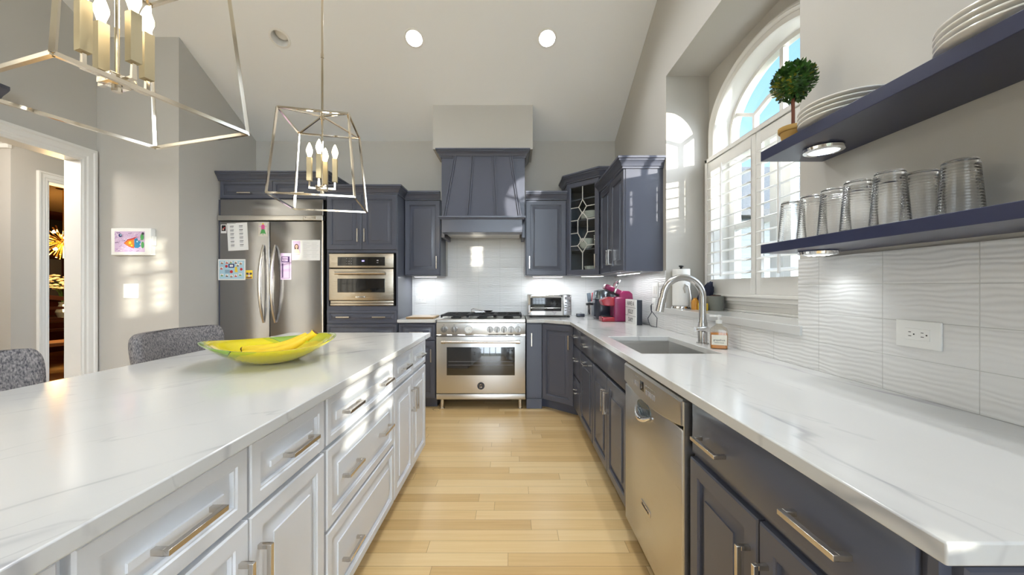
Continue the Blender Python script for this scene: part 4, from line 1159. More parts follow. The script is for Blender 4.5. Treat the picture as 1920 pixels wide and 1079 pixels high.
pl = [(rc(.01, .085, .07, .195), 'p_lilac'), (disc(.047, .135, .022, .032), 'p_hair'), (rc(.027, .067, .108, .14), 'p_hair'), (disc(.047, .14, .014, .019), 'p_skin'), ([(.012, .07), (.083, .07), (.072, .108), (.054, .115), (.04, .115), (.022, .108)], 'p_cream'), (rc(.042, .053, .11, .125), 'p_skin'), (rc(.012, .08, .06, .063), 'p_crimson')]
for k in range(11): pl.append((rc(.115, .15 + .03 * ((k * 7) % 3), .03 + k * .0145, .0312 + k * .0145), 'p_grey')); pl.append((rc(.2, .25 + .01 * (k % 3), .03 + k * .0145, .0312 + k * .0145), 'p_grey'))
flat_art('school_newsletter', 'white newsletter with a portrait photo of a dark-haired person on the right fridge door', 'paper', (-2.228, YP, 1.515), .285, .205, 'paper', pl)

# ------------------------------------------------------------------ hood
hd = thing('range_hood', 'slate navy tapered wooden range hood above the range', 'range hood', (-.305, 3.95, 1.77))
HZ = 1.77
bm = new_bm()
box(bm, -.44, .44, .0, YB - .01 - 3.95, 1.94 - HZ, 2.64 - HZ)
for s in (-1, 1): box(bm, s * .44 - (.03 if s > 0 else 0), s * .44 + (0 if s > 0 else .03), .0, YB - .01 - 3.95, .0, 1.94 - HZ)
obj('body', bm, 'navy', hd)
zt, zb = 2.625 - HZ, 1.965 - HZ
T = [(-.305, -.012), (.305, -.012)]; Bq = [(-.40, -.125), (.40, -.125)]
bm = new_bm()
f_ = [(-.305, -.012, zt), (.305, -.012, zt), (.305, .0, zt), (-.305, .0, zt)]; g_ = [(-.40, -.125, zb), (.40, -.125, zb), (.40, .0, zb), (-.40, .0, zb)]
loft_rects(bm, [f_, g_]); obj('sloped_front', bm, 'navy', hd)
bm = new_bm()
def P3(u, t): # u across -1..1, t 0 top..1 bottom on sloped front
    hw = .305 + .095 * t; return Vector((u * hw, -.012 - .113 * t, zt + (zb - zt) * t))
for u in (-.97, -.36, .36, .97):
    a, b = P3(u, 0.0), P3(u, 1.0)
    for o_ in (-.0095, .0095):
        tube(bm, [a + Vector((o_, -.007, 0)), b + Vector((o_, -.007, 0))], .0055, square=True, up=(1, 0, 0))
obj('batten', bm, 'navy', hd)
bm = new_bm(); crown(bm, [(-.44, .38), (-.44, -.0), (.44, -.0), (.44, .38)], 2.612 - HZ); obj('crown_molding', bm, 'navy', hd)
bm = new_bm(); box(bm, -.41, .41, -.165, .0, 1.80 - HZ, 1.945 - HZ); obj('mantel', bm, 'navy', hd, bevel=.003)
bm = new_bm(); crown(bm, [(-.42, .0), (-.42, -.165), (.42, -.165), (.42, .0)], 1.93 - HZ, [(0, 0), (.008, 0), (.012, .012), (.022, .018), (.022, .034), (0, .034)])
box(bm, -.42, .42, -.165, 0, 1.935 - HZ, 1.964 - HZ); obj('mantel_molding', bm, 'navy', hd)
bm = new_bm(); box(bm, -.39, .39, -.15, .36, 1.805 - HZ, 1.815 - HZ); obj('vent_insert', bm, 'steel_h', hd)

# ------------------------------------------------------------------ range
RX0 = -.769; RW = .908
rg = thing('gas_range', 'stainless steel gas range with five right-hand knobs and a large oven window', 'range', (RX0, 3.80, 0))
bm = new_bm(); box(bm, .004, RW - .004, .02, .53, .10, .895); obj('body', bm, 'steel', rg)
bm = new_bm(); box(bm, .001, RW - .001, .0, .535, .880, .918); box(bm, .001, RW - .001, .515, .535, .918, .935); obj('cooktop', bm, 'steel_h', rg, bevel=.006)
bm = new_bm(); rounded_box(bm, .002, RW - .002, -.012, .03, .765, .880, .003); prism(bm, [(-.012, .765), (-.022, .755), (.03, .755), (.03, .765)], 'X', .002, RW - .002); cp = obj('control_panel', bm, 'steel_h', rg)
def knob(x, r=.030):
    bm = new_bm(); cyl(bm, (x, -.012, .815), (x, -.018, .815), r * 1.08, seg=24); cyl(bm, (x, -.018, .815), (x, -.038, .815), r, r * .92, 24)
    rounded_box(bm, x - .0075, x + .0075, -.05, -.036, .815 - r * .95, .815 + r * .95, .003)
    obj('knob', bm, 'knob', rg)
for wx in (-.691, -.586, -.221, -.153, -.083, -.010, .060): knob(wx - RX0)
bm = new_bm()
for wx in (-.691, -.586, -.221, -.153, -.083, -.010, .060): box(bm, wx - RX0 - .008, wx - RX0 + .008, -.0124, -.0115, .857, .861)
obj('knob_marks', bm, 'ink', cp)
gx = -.439 - RX0
bm = new_bm(); cyl(bm, (gx, -.012, .815), (gx, -.03, .815), .043, .041, 32); gg = obj('gauge', bm, 'chrome', rg)
bm = new_bm(); cyl(bm, (gx, -.03, .815), (gx, -.0315, .815), .034, seg=32); obj('dial_face', bm, 'white', gg)
bm = new_bm(); box(bm, gx - .001, gx + .014, -.0322, -.0315, .814, .8165)
for k in range(12):
    a = k * PI / 6; box(bm, gx + .028 * math.cos(a) - .001, gx + .028 * math.cos(a) + .001, -.0322, -.0315, .815 + .028 * math.sin(a) - .001, .815 + .028 * math.sin(a) + .001)
obj('dial_marks', bm, 'ink', gg)
bm = new_bm(); rounded_box(bm, .003, RW - .003, -.02, .03, .165, .742, .004); od = obj('oven_door', bm, 'steel_h', rg)
bm = new_bm(); rounded_box(bm, .108, RW - .111, -.0235, -.018, .350, .636, .002); ow = obj('door_window', bm, 'ovenglass', od)
bm = new_bm()
for z in (.455, .49): tube(bm, [(.125, -.0242, z), (RW - .125, -.0242, z)], .0012, 6)
obj('rack_lines', bm, 'p_grey', ow)
bm = new_bm(); tube(bm, [(.075, -.068, .694), (RW - .072, -.068, .694)], .0125, 16)
for x in (.082, RW - .079):
    cyl(bm, (x - .02, -.068, .694), (x + .02, -.068, .694), .018, seg=18); cyl(bm, (x, -.068, .694), (x, -.018, .694), .012, .015, 14)
obj('handle', bm, 'nickel', od)
ex = -.3145 - RX0
bm = new_bm(); cyl(bm, (ex, -.02, .243), (ex, -.0235, .243), .037, seg=32); em = obj('emblem', bm, 'ink', od)
bm = new_bm()
for k in range(8):
    a = k * PI / 4 + .2; rr = .02 if k % 2 else .012
    cyl(bm, (ex + rr * math.cos(a), -.0235, .243 + rr * math.sin(a)), (ex + rr * math.cos(a) * 1.05, -.0243, .243 + rr * math.sin(a)), .006, seg=8)
lathe(bm, [(.033, 0), (.035, .001), (.037, 0)], (0, 0, 0), 32); 
obj('emblem_relief', bm, 'nickel', em)
bm = new_bm(); rounded_box(bm, .003, RW - .003, -.016, .03, .104, .158, .003); obj('kick_panel', bm, 'steel_h', rg)
for x in (.055, RW - .055):
    for y in (.03, .47):
        bm = new_bm(); lathe(bm, [(0, 0), (.022, 0), (.024, .006), (.02, .012), (.02, .10), (0, .10)], (x, y, 0), 20); obj('leg', bm, 'nickel', rg)
for k in range(3):
    x0 = .045 + k * .276; x1 = x0 + .264; bm = new_bm()
    for x in (x0, x1): tube(bm, [(x, .04, .93), (x, .04, .952), (x, .48, .952), (x, .48, .93)], .007, square=True, up=(1, 0, 0))
    for y in (.04, .48, .26): tube(bm, [(x0, y, .952), (x1, y, .952)], .007, square=True, up=(0, 1, 0))
    xm = (x0 + x1) / 2
    for yc in (.15, .37):
        for q in range(6):
            a = q * PI / 3 + .3; tube(bm, [(xm + .035 * math.cos(a), yc + .035 * math.sin(a), .957), (xm + .115 * math.cos(a), yc + .095 * math.sin(a), .952)], .006, square=True, up=(0, 0, 1))
    obj('grate', bm, 'iron', rg)
    for yc in (.15, .37):
        bm = new_bm(); lathe(bm, [(.055, .0), (.052, .012), (.035, .014), (.035, .022), (.03, .026), (0, .026)], (xm, yc, .918), 24); obj('burner', bm, 'iron', rg)
# utensil on the cooktop
ut = thing('serving_spoon', 'metal serving spoon with a looped wire handle lying on the cooktop grates', 'utensil', (-.33, 4.08, .964))
bm = new_bm(); tube(bm, [(.03, 0, .012), (-.05, .005, .035), (-.10, .01, .045), (-.118, .0, .03), (-.11, -.01, .012), (-.06, -.01, .008), (.03, -.002, .008)], .004, 8); obj('handle', bm, 'chrome', ut)
bm = new_bm(); lathe(bm, [(0, .004), (.03, .012), (.042, .024), (.038, .024), (.028, .015), (0, .008)], (.07, 0, 0), 20, 1.2, .8); obj('bowl', bm, 'iron', ut)
# cutting board
cb = thing('cutting_board', 'pale maple cutting board on the counter left of the range', 'cutting board', (-1.1, 3.86, CT))
bm = new_bm(); rounded_box(bm, 0, .29, 0, .30, 0, .02, .006); obj('board', bm, 'board', cb)
bm = new_bm(); rounded_box(bm, .012, .278, .012, .288, .0195, .0215, .0006, 1); obj('top_face', bm, 'boardtop', cb)
bm = new_bm(); rounded_box(bm, .2, .27, .25, .275, .0213, .0222, .0003, 1); obj('grip_slot', bm, 'ink', cb)

# ------------------------------------------------------------------ dishwasher
dw = thing('dishwasher', 'stainless steel dishwasher between the sink base and the near cabinet', 'dishwasher', (XF, 1.864, 0), R90)
WD = 1.864 - 1.226
bm = new_bm(); box(bm, .045, WD - .006, .03, .56, .1, .86); obj('body', bm, 'black', dw)
bm = new_bm(); box(bm, .01, WD - .01, .06, .1, 0, .1); obj('toe_kick', bm, 'black', dw)
bm = new_bm(); rounded_box(bm, .004, WD - .012, -.034, .03, .10, .765, .006); dd = obj('door', bm, 'steel_dw', dw)
bm = new_bm()
n = 14; prof_ = [(-.032, .77)] + [(-.032 - .006 * 0, .77)][:0]
# control fascia with its curved lower edge
top_, rows = .868, []
for i in range(n + 1):
    u = i / n; x = .004 + u * (WD - .016); zb_ = .752 + .028 * (2 * u - 1) ** 2
    rows.append([(x, -.036, zb_), (x, -.038, zb_ + .003), (x, -.038, top_ - .01), (x, -.030, top_), (x, .03, top_), (x, .03, zb_)])
R = [[bm.verts.new(p) for p in r] for r in rows]
for A, B in zip(R, R[1:]):
    for j in range(6): bm.faces.new((A[j], A[(j + 1) % 6], B[(j + 1) % 6], B[j]))
bm.faces.new(R[0][::-1]); bm.faces.new(R[-1]); cf = obj('control_fascia', bm, 'steel_dw', dw)
bm = new_bm(); rounded_box(bm, .232, .275, -.0392, -.036, .795, .835, .001); obj('display', bm, 'blackglass', cf)
bm = new_bm()
for i in range(5): box(bm, .3 + i * .022, .312 + i * .022, -.0392, -.0375, .793, .812); box(bm, .3 + i * .022, .312 + i * .022, -.0388, -.0375, .826, .829)
for i in range(3): box(bm, .15 + i * .024, .162 + i * .024, -.0392, -.0375, .8, .82); box(bm, .15 + i * .024, .165 + i * .024, -.0388, -.0375, .838, .841)
obj('button', bm, 'p_grey', cf)
bm = new_bm(); lathe(bm, [(.036, .0), (.036, .003), (.032, .003), (.030, .001), (0, .001)], (0, 0, 0), 32, 2.2, .95)
bmesh.ops.transform(bm, matrix=Matrix.Translation((.27, -.034, .722)) @ Matrix.Rotation(PI / 2, 4, 'X'), verts=bm.verts[:]); obj('pocket', bm, 'greyshine', dd)
bm = new_bm(); tube(bm, [(.27 - .085 + .17 * i / 12, -.040 - .012 * math.sin(PI * i / 12), .722 - .012 - .026 * math.sin(PI * i / 12)) for i in range(13)], [.004 + .011 * math.sin(PI * i / 12) for i in range(13)], 12)
obj('handle', bm, 'chrome', dd)
bm = new_bm(); rounded_box(bm, .24, .345, -.0375, -.033, .30, .322, .001); bd = obj('badge', bm, 'nickel', dd)
text_mesh('lettering', 'KitchenAid', .017, 'ink', bd, Matrix.Translation((.2925, -.0379, .311)) @ RX90)
bm = new_bm(); box(bm, WD - .012, WD - .004, -.03, .03, .1, .86); obj('side_trim', bm, 'steel_dw', dw)

# ------------------------------------------------------------------ faucet, soap, sill things
fa = thing('kitchen_faucet', 'brushed steel gooseneck faucet behind the sink', 'faucet', (1.113, 2.18, CT))
bm = new_bm(); lathe(bm, [(0, 0), (.034, 0), (.034, .005), (.026, .008), (.026, .12), (.0235, .125), (.02, .155), (0, .155)], (0, 0, 0), 28); obj('base', bm, 'faucet', fa)
bm = new_bm(); pts = [(0, 0, .15), (0, 0, .20), (0, 0, .27)]
for i in range(1, 15):
    t = PI * i / 15 * .98; pts.append((-.115 + .115 * math.cos(t), 0, .27 + .115 * math.sin(t)))
pts.append((-.237, 0, .24))
tube(bm, pts, [.0195] * len(pts), 18, up=(0, 1, 0)); obj('spout', bm, 'faucet', fa)
bm = new_bm(); cyl(bm, (-.236, 0, .262), (-.252, 0, .185), .0205, .0235, 20); obj('spray_head', bm, 'faucet', fa)
bm = new_bm(); cyl(bm, (0, -.02, .085), (0, -.055, .088), .019, .017, 18); tube(bm, [(-.0, -.045, .088), (-.03, -.06, .092), (-.075, -.065, .09)], [.014, .013, .012], 14); obj('handle', bm, 'chrome', fa)

sb = thing('soap_bottle', 'clear pump bottle of orange hand soap beside the faucet', 'soap bottle', (1.105, 1.995, CT), math.radians(-25))
bm = new_bm(); loft = []
def rr_loop(hx, hy, r, z, n=5):
    L = []
    for cx, cy, a0 in ((hx - r, hy - r, 0), (-hx + r, hy - r, 90), (-hx + r, -hy + r, 180), (hx - r, -hy + r, 270)):
        for i in range(n + 1):
            t = math.radians(a0 + 90 * i / n); L.append((cx + r * math.cos(t), cy + r * math.sin(t), z))
    return L
loft_rects(bm, [rr_loop(.040, .026, .010, .0), rr_loop(.042, .028, .012, .006), rr_loop(.042, .028, .012, .095), rr_loop(.036, .024, .012, .11), rr_loop(.016, .016, .0155, .126), rr_loop(.014, .014, .0135, .136)])
obj('bottle', bm, thin_glass('bottle_plastic', (.95, .93, .88), .06), sb)
bm = new_bm(); loft_rects(bm, [rr_loop(.038, .024, .010, .003), rr_loop(.039, .025, .011, .008), rr_loop(.039, .025, .011, .085)]); obj('soap', bm, 'soap', sb)
bm = new_bm(); box(bm, -.036, .036, -.0288, -.028, .022, .075); box(bm, .0422, .0428, -.02, .02, .022, .075); box(bm, -.0428, -.0422, -.02, .02, .022, .075); lb = obj('paper_label', bm, 'label', sb)
text_mesh('lettering', 'grapefruit', .014, 'ink', lb, Matrix.Translation((0, -.029, .048)) @ RX90)
text_mesh('lettering', 'HAND SOAP', .008, 'ink', lb, Matrix.Translation((0, -.029, .034)) @ RX90)
bm = new_bm(); lathe(bm, [(.015, .134), (.0155, .15), (.006, .152), (.005, .168), (.014, .168), (.014, .178), (0, .18)], (0, 0, 0), 20); rounded_box(bm, -.045, .0, -.006, .006, .168, .177, .003); obj('pump', bm, 'white', sb)

ZS = 1.081
pt = thing('paper_towel_holder', 'paper towel roll on a steel holder with black finial, on the window sill', 'paper towel', (1.28, 2.825, ZS))
bm = new_bm(); lathe(bm, [(0, 0), (.073, 0), (.075, .004), (.073, .018), (.068, .021), (0, .021)], (0, 0, 0), 36); obj('base', bm, 'chrome', pt)
bm = new_bm(); cyl(bm, (0, 0, .02), (0, 0, .31), .005, seg=10); obj('rod', bm, 'chrome', pt)
bm = new_bm(); lathe(bm, [(.018, .024), (.061, .024), (.062, .03), (.062, .292), (.061, .297), (.018, .297), (.018, .024)], (0, 0, 0), 40); obj('towel_roll', bm, 'towel', pt)
bm = new_bm(); lathe(bm, [(.008, .298), (.01, .304), (.007, .31), (.018, .318), (.016, .325), (0, .326)], (0, 0, 0), 20); obj('finial', bm, 'black', pt)
bm = new_bm(); tube(bm, [(.04, -.075, .015), (.035, -.078, .1), (.02, -.072, .17), (0.0, -.066, .18), (-.01, -.066, .155), (.0, -.066, .12)], [.012, .009, .007, .007, .007, .006], 10); obj('tension_arm', bm, 'steel_h', pt)

gp = thing('stoneware_pot', 'small grey stoneware pot with soil on the window sill', 'pot', (1.415, 2.60, ZS))
bm = new_bm(); lathe(bm, [(0, 0), (.048, 0), (.052, .01), (.054, .085), (.056, .09), (.056, .1), (.049, .1), (.047, .08), (0, .08)], (0, 0, 0), 28); obj('pot', bm, 'greypot', gp)
bm = new_bm(); bmesh.ops.create_icosphere(bm, subdivisions=3, radius=.046, matrix=Matrix.Translation((0, 0, .085)) @ Matrix.Diagonal((1, 1, .5, 1)))
for v in bm.verts: v.co += Vector((random.uniform(-1, 1), random.uniform(-1, 1), random.uniform(-1, 1))) * .004
obj('soil', bm, 'p_hair', gp)
# navy cloth heap
bm = new_bm(); bmesh.ops.create_icosphere(bm, subdivisions=4, radius=1.0)
for v in bm.verts:
    c = v.co.copy(); k = 1 + .16 * math.sin(5 * c.x + 3 * c.z) + .12 * math.sin(9 * c.y - 4 * c.z + 1) + .06 * math.sin(17 * c.x + 11 * c.y)
    v.co = Vector((c.x * .045 * k, c.y * .042 * k, .095 + c.z * .095 * (1 + .1 * math.sin(6 * c.x)) * k))
    v.co.z = max(v.co.z, 0); v.co.x += .035 * (v.co.z - .09) / .1
o = obj('dish_cloth', bm, 'cloth', loc=(1.405, 2.71, ZS)); tag(o, 'crumpled navy dish cloth on the window sill behind the grey pot', 'cloth')
bm = new_bm(); lathe(bm, [(0, 0), (.026, 0), (.027, .05), (.02, .07), (.012, .075), (.012, .085), (0, .085)], (0, 0, 0), 20)
tag(obj('soap_bottle', bm, 'amber', loc=(1.315, 2.68, ZS)), 'small amber bottle on the window sill behind the faucet', 'bottle')
bm = new_bm(); rounded_box(bm, -.02, .02, -.035, .035, 0, .05, .006)
tag(obj('sponge', bm, 'sponge', loc=(1.33, 2.60, ZS)), 'yellow sponge on the window sill beside the grey pot', 'sponge')

# ------------------------------------------------------------------ appliances in the corner
to = thing('toaster_oven', 'stainless toaster oven on the counter right of the range', 'toaster oven', (.175, 4.04, CT))
bm = new_bm(); rounded_box(bm, 0, .47, .01, .27, .018, .25, .012); obj('body', bm, 'steel_h', to)
bm = new_bm(); rounded_box(bm, .0, .375, -.006, .012, .025, .245, .004); td = obj('door', bm, 'chrome', to)
bm = new_bm(); rounded_box(bm, .022, .358, -.009, -.004, .07, .215, .002); obj('door_window', bm, 'blackglass', td)
bm = new_bm(); tube(bm, [(.03, -.035, .228), (.35, -.035, .228)], .008, 10); box(bm, .035, .05, -.035, -.004, .222, .234); box(bm, .33, .345, -.035, -.004, .222, .234); obj('handle', bm, 'steel_h', td)
bm = new_bm()
for z in (.105,): tube(bm, [(.03, -.0095, z), (.35, -.0095, z)], .0025, 6)
for k in range(12): tube(bm, [(.04 + k * .027, -.0095, .098), (.04 + k * .027, -.0095, .105)], .0015, 5)
obj('rack', bm, 'chrome', td)
bm = new_bm(); rounded_box(bm, .383, .465, -.004, .012, .025, .245, .004); tp = obj('control_panel', bm, 'steel', to)
bm = new_bm()
for i in range(2):
    for j in range(4): rounded_box(bm, .395 + i * .035, .42 + i * .035, -.007, -.003, .07 + j * .028, .085 + j * .028, .001, 1)
rounded_box(bm, .395, .455, -.007, -.003, .195, .225, .001, 1); obj('button', bm, 'p_grey', tp)
for x in (.03, .44):
    for y in (.03, .25):
        bm = new_bm(); cyl(bm, (x, y, 0), (x, y, .02), .014, seg=12); obj('foot', bm, 'black', to)

bm = new_bm(); rounded_box(bm, -.045, .045, -.03, .03, 0, .036, .008); sp_ = tag(obj('small_speaker', bm, 'slate', loc=(.76, 4.15, CT)), 'small black rounded speaker on the counter right of the toaster oven', 'speaker')
bm = new_bm(); tube(bm, [(.0, .03, .02), (.01, .06, .045), (.035, .07, .03), (.05, .06, .004)], .002, 6); obj('cable', bm, 'p_grey', sp_)

uc = thing('utensil_crock', 'stainless steel utensil crock in the counter corner', 'utensil holder', (.90, 4.19, CT))
bm = new_bm(); lathe(bm, [(0, 0), (.05, 0), (.052, .004), (.052, .155), (.049, .155), (.049, .006), (0, .006)], (0, 0, 0), 32); obj('crock', bm, 'steel', uc)
def spatula(label, loc, lean, m, hw=.024):
    t = thing('spatula', label, 'spatula', loc, 0, 'spatulas in the crock')
    t.rotation_euler = (lean[0], lean[1], .3)
    bm = new_bm(); cyl(bm, (0, 0, 0), (0, 0, .17), .006, .005, 10); obj('handle', bm, 'chrome', t)
    bm = new_bm(); rounded_box(bm, -hw, hw, -.005, .005, .16, .26, .0045); obj('blade', bm, m, t)
spatula('grey silicone spatula leaning left out of the utensil crock', (.885, 4.18, CT + .008), (.05, -.14), 'greysil')
spatula('red silicone spatula standing in the utensil crock', (.905, 4.18, CT + .008), (.05, .03), 'redsil', .026)
spatula('tall teal silicone spatula at the right of the utensil crock', (.915, 4.20, CT + .012), (-.02, .12), 'teal', .022)

af = thing('air_fryer', 'dark slate air fryer with a grey top behind the magenta coffee maker', 'air fryer', (.955, 3.90, CT))
bm = new_bm(); loft_rects(bm, [rr_loop(.085, .10, .05, .0), rr_loop(.098, .113, .06, .015), rr_loop(.108, .122, .065, .10), rr_loop(.106, .12, .065, .20), rr_loop(.10, .112, .06, .205)]); obj('body', bm, 'slate', af, angle=50)
bm = new_bm(); loft_rects(bm, [rr_loop(.104, .118, .063, .207), rr_loop(.100, .112, .06, .26), rr_loop(.085, .098, .055, .295), rr_loop(.05, .06, .04, .303)]); obj('top_cover', bm, 'greyshine', af, angle=50)
bm = new_bm(); box(bm, -.112, -.09, -.07, .07, .03, .17); dr_ = obj('drawer', bm, 'slate', af, bevel=.006)
bm = new_bm(); tube(bm, [(-.11, 0, .155), (-.15, 0, .16), (-.18, 0, .15)], [.016, .014, .013], 12); obj('handle', bm, 'black', dr_)

km = thing('coffee_maker', 'magenta single-cup coffee maker with its lid raised, beside the light box', 'coffee maker', (1.02, 3.61, CT))
bm = new_bm(); rounded_box(bm, -.165, -.02, -.075, .075, 0, .045, .01); obj('drip_base', bm, 'red', km)
bm = new_bm(); rounded_box(bm, -.055, .085, -.08, .08, 0, .235, .016); obj('body', bm, 'magenta', km)
bm = new_bm(); loft_rects(bm, [[(-.17, -.06, .205), (-.17, .06, .205), (-.15, .06, .155), (-.15, -.06, .155)], [(-.11, -.075, .235), (-.11, .075, .235), (-.11, .075, .15), (-.11, -.075, .15)], [(-.05, -.078, .235), (-.05, .078, .235), (-.05, .078, .15), (-.05, -.078, .15)]]); obj('brew_head', bm, 'red', km, bevel=.008)
bm = new_bm(); loft_rects(bm, [[(.0, -.075, .225), (.13, -.075, .20), (.13, .075, .20), (.0, .075, .225)], [(.0, -.07, .27), (.125, -.07, .265), (.125, .07, .265), (.0, .07, .27)], [(.03, -.055, .295), (.10, -.055, .292), (.10, .055, .292), (.03, .055, .295)]]); obj('water_tank', bm, 'magenta', km, bevel=.008)
bm = new_bm(); lm = Matrix.Translation((.0, 0, .255)) @ Matrix.Rotation(math.radians(24), 4, 'Y')
rounded_box(bm, -.15, -.06, -.06, .06, .0, .05, .012); rounded_box(bm, -.05, .03, -.058, .058, .0, .048, .012)
bmesh.ops.transform(bm, matrix=lm, verts=bm.verts[:]); lid = obj('lid', bm, 'magenta', km)
bm = new_bm(); rounded_box(bm, -.13, .0, -.045, .045, -.012, .004, .004); bmesh.ops.transform(bm, matrix=lm, verts=bm.verts[:]); obj('lid_underside', bm, 'black', lid)
bm = new_bm(); tube(bm, [(-.05, -.062, .0), (-.055, -.066, .09), (-.045, -.05, .125), (-.045, .05, .125), (-.055, .066, .09), (-.05, .062, .0)], .009, 10); bmesh.ops.transform(bm, matrix=lm, verts=bm.verts[:]); obj('lid_handle', bm, 'chrome', lid)
bm = new_bm(); rounded_box(bm, -.145, -.06, -.055, .055, .045, .052, .002); obj('drip_grid', bm, 'black', km)

lx = thing('light_box', 'small light box sign reading HAVE A JOLLY DAY! on the counter', 'sign', (1.072, 3.37, CT), R90)
bm = new_bm(); rounded_box(bm, -.15, .15, .004, .052, 0, .218, .004); obj('case', bm, 'slate', lx)
bm = new_bm(); box(bm, -.15, .15, -.002, .005, 0, .218); fp = obj('face_panel', bm, 'lightbox', lx, bevel=.001)
bm = new_bm()
for z in (.072, .146): box(bm, -.145, .145, -.004, -.001, z - .002, z + .002)
obj('letter_rail', bm, 'p_grey', fp)
for body, z in (('HAVE A', .181), ('JOLLY', .108), ('DAY!', .036)):
    text_mesh('lettering', body, .055, 'lettering', fp, Matrix.Translation((0, -.003, z)) @ RX90)

bm = new_bm(); tube(bm, [(1.195, 3.15, 1.10), (1.17, 3.13, 1.10), (1.165, 3.12, 1.03), (1.15, 3.16, .98), (1.17, 3.2, .95), (1.16, 3.14, .925), (1.15, 3.08, .919), (1.17, 3.02, .918), (1.185, 3.05, .99), (1.165, 3.13, 1.05), (1.17, 3.15, 1.09)], .003, 8)
tag(obj('power_cord', bm, 'slate'), 'dark power cord hanging from the wall plug behind the light box', 'cord')

# outlets and switches
def plate_cover(name, label, cat, loc, rz, w, h, gangs, group):
    t = thing(name, label, cat, loc, rz, group)
    bm = new_bm(); rounded_box(bm, -w / 2, w / 2, -.006, 0, -h / 2, h / 2, .002); obj('cover_plate', bm, 'white', t)
    for kind, cx, cz, gw, gh in gangs:
        bm = new_bm(); rounded_box(bm, cx - gw / 2, cx + gw / 2, -.0075, -.005, cz - gh / 2, cz + gh / 2, .0006, 1)
        g = obj('receptacle' if kind == 'o' else 'rocker', bm, 'china' if kind != 'o' else 'white', t)
        if kind == 'o':
            bm = new_bm()
            for s in (-1, 1):
                q = s * .017
                if gw > gh:
                    box(bm, cx + q - .006, cx + q + .001, -.0079, -.007, cz + .005, cz + .0068); box(bm, cx + q - .006, cx + q + .002, -.0079, -.007, cz - .0068, cz - .005); cyl(bm, (cx + q + .009, -.0079, cz), (cx + q + .009, -.007, cz), .0022, seg=10)
                else:
                    box(bm, cx - .0068, cx - .005, -.0079, -.007, cz + q - .002, cz + q + .005); box(bm, cx + .005, cx + .0068, -.0079, -.007, cz + q - .002, cz + q + .005); cyl(bm, (cx, -.0079, cz + q - .008), (cx, -.007, cz + q - .008), .0022, seg=10)
            obj('slot', bm, 'lettering', g)
    return t
plate_cover('wall_outlet', 'white horizontal wall outlet on the tile under the lower shelf', 'outlet', (XR - .0085, 1.095, 1.102), R90, .122, .080, [('o', 0, 0, .068, .034)], 'wall outlets')
plate_cover('wall_outlet', 'white horizontal wall outlet on the tile left of the range', 'outlet', (-1.06, YB - .0085, 1.10), 0, .122, .080, [('o', 0, 0, .068, .034)], 'wall outlets')
plate_cover('wall_outlet', 'white wall outlet behind the light box', 'outlet', (XR - .0085, 3.13, 1.09), R90, .075, .12, [('o', 0, 0, .034, .068)], 'wall outlets')
plate_cover('switch_plate', 'white double switch on the tile under the window-end upper cabinet', 'switch', (XR - .0085, 3.10, 1.22), R90, .115, .12, [('s', -.024, 0, .033, .066), ('s', .024, 0, .033, .066)], 'switch plates')
plate_cover('switch_plate', 'white double switch below the picture on the grey alcove wall', 'switch', (-3.416, YA - .0005, 1.208), 0, .134, .13, [('s', -.026, 0, .036, .068), ('s', .026, 0, .036, .068)], 'switch plates')

# framed picture with a child's painting
fp_ = thing('picture_frame', 'white box-framed child painting of an orange fish on the grey alcove wall', 'picture', (-3.552, YA, 1.527))
PW, PH = .355, .238
bm = new_bm(); rounded_box(bm, 0, PW, -.045, 0, 0, PH, .004); obj('frame', bm, 'white', fp_)
bm = new_bm(); box(bm, PW, PW + .012, -.04, -.005, .085, .17); obj('hinge_tab', bm, 'white', fp_, bevel=.002)
bm = new_bm(); polys = []; x0, x1, z0, z1 = .034, .30, .028, .21
polys.append((rc(x0, x1, z0, z1), 'p_lilac'))
random.seed(3)
for k in range(60):
    cx, cz = random.uniform(x0 + .01, x1 - .02), random.uniform(z0 + .008, z1 - .008); L = random.uniform(.012, .035); a = random.gauss(.2, .5); w_ = random.uniform(.001, .003)
    dx, dz = L * math.cos(a), L * math.sin(a)
    p = [(cx - dx / 2, cz - dz / 2 - w_), (cx + dx / 2, cz + dz / 2 - w_), (cx + dx / 2, cz + dz / 2 + w_), (cx - dx / 2, cz - dz / 2 + w_)]
    p = [(min(max(a_, x0), x1), min(max(b_, z0), z1)) for a_, b_ in p]
    polys.append((p, random.choice(['p_purple', 'p_purple', 'p_deep_purple', 'paper', 'p_purple'])))
polys += [([(.115, .105), (.15, .14), (.19, .15), (.24, .168), (.205, .14), (.21, .075), (.205, .06), (.16, .075)], 'p_crimson'), ([(.12, .105), (.155, .133), (.205, .14), (.205, .067), (.16, .08)], 'p_orange'),
          (disc(.17, .11, .012), 'p_yellow'), (disc(.185, .085, .008), 'p_yellow'), ([(.21, .145), (.235, .15), (.245, .125), (.27, .12), (.255, .095), (.268, .08), (.24, .062), (.21, .065)], 'p_blue'), (disc(.235, .12, .008), 'p_skyblue'), (disc(.085, .175, .016), 'p_navyink'), (disc(.09, .178, .007), 'p_skyblue'), (disc(.278, .16, .016, .03), 'p_green'), (disc(.283, .09, .014, .03), 'p_green'), (disc(.285, .19, .012), 'ink')]
mats = []; idx = {}
for k, (pts, m_) in enumerate(polys):
    if m_ not in idx: idx[m_] = len(mats); mats.append(M[m_])
    try:
        f = bm.faces.new([bm.verts.new((p[0], -.0455 - .00002 * k, p[1])) for p in pts]); f.material_index = idx[m_]
    except ValueError: pass
o = obj('painting', bm, mats, fp_)
random.seed(11)

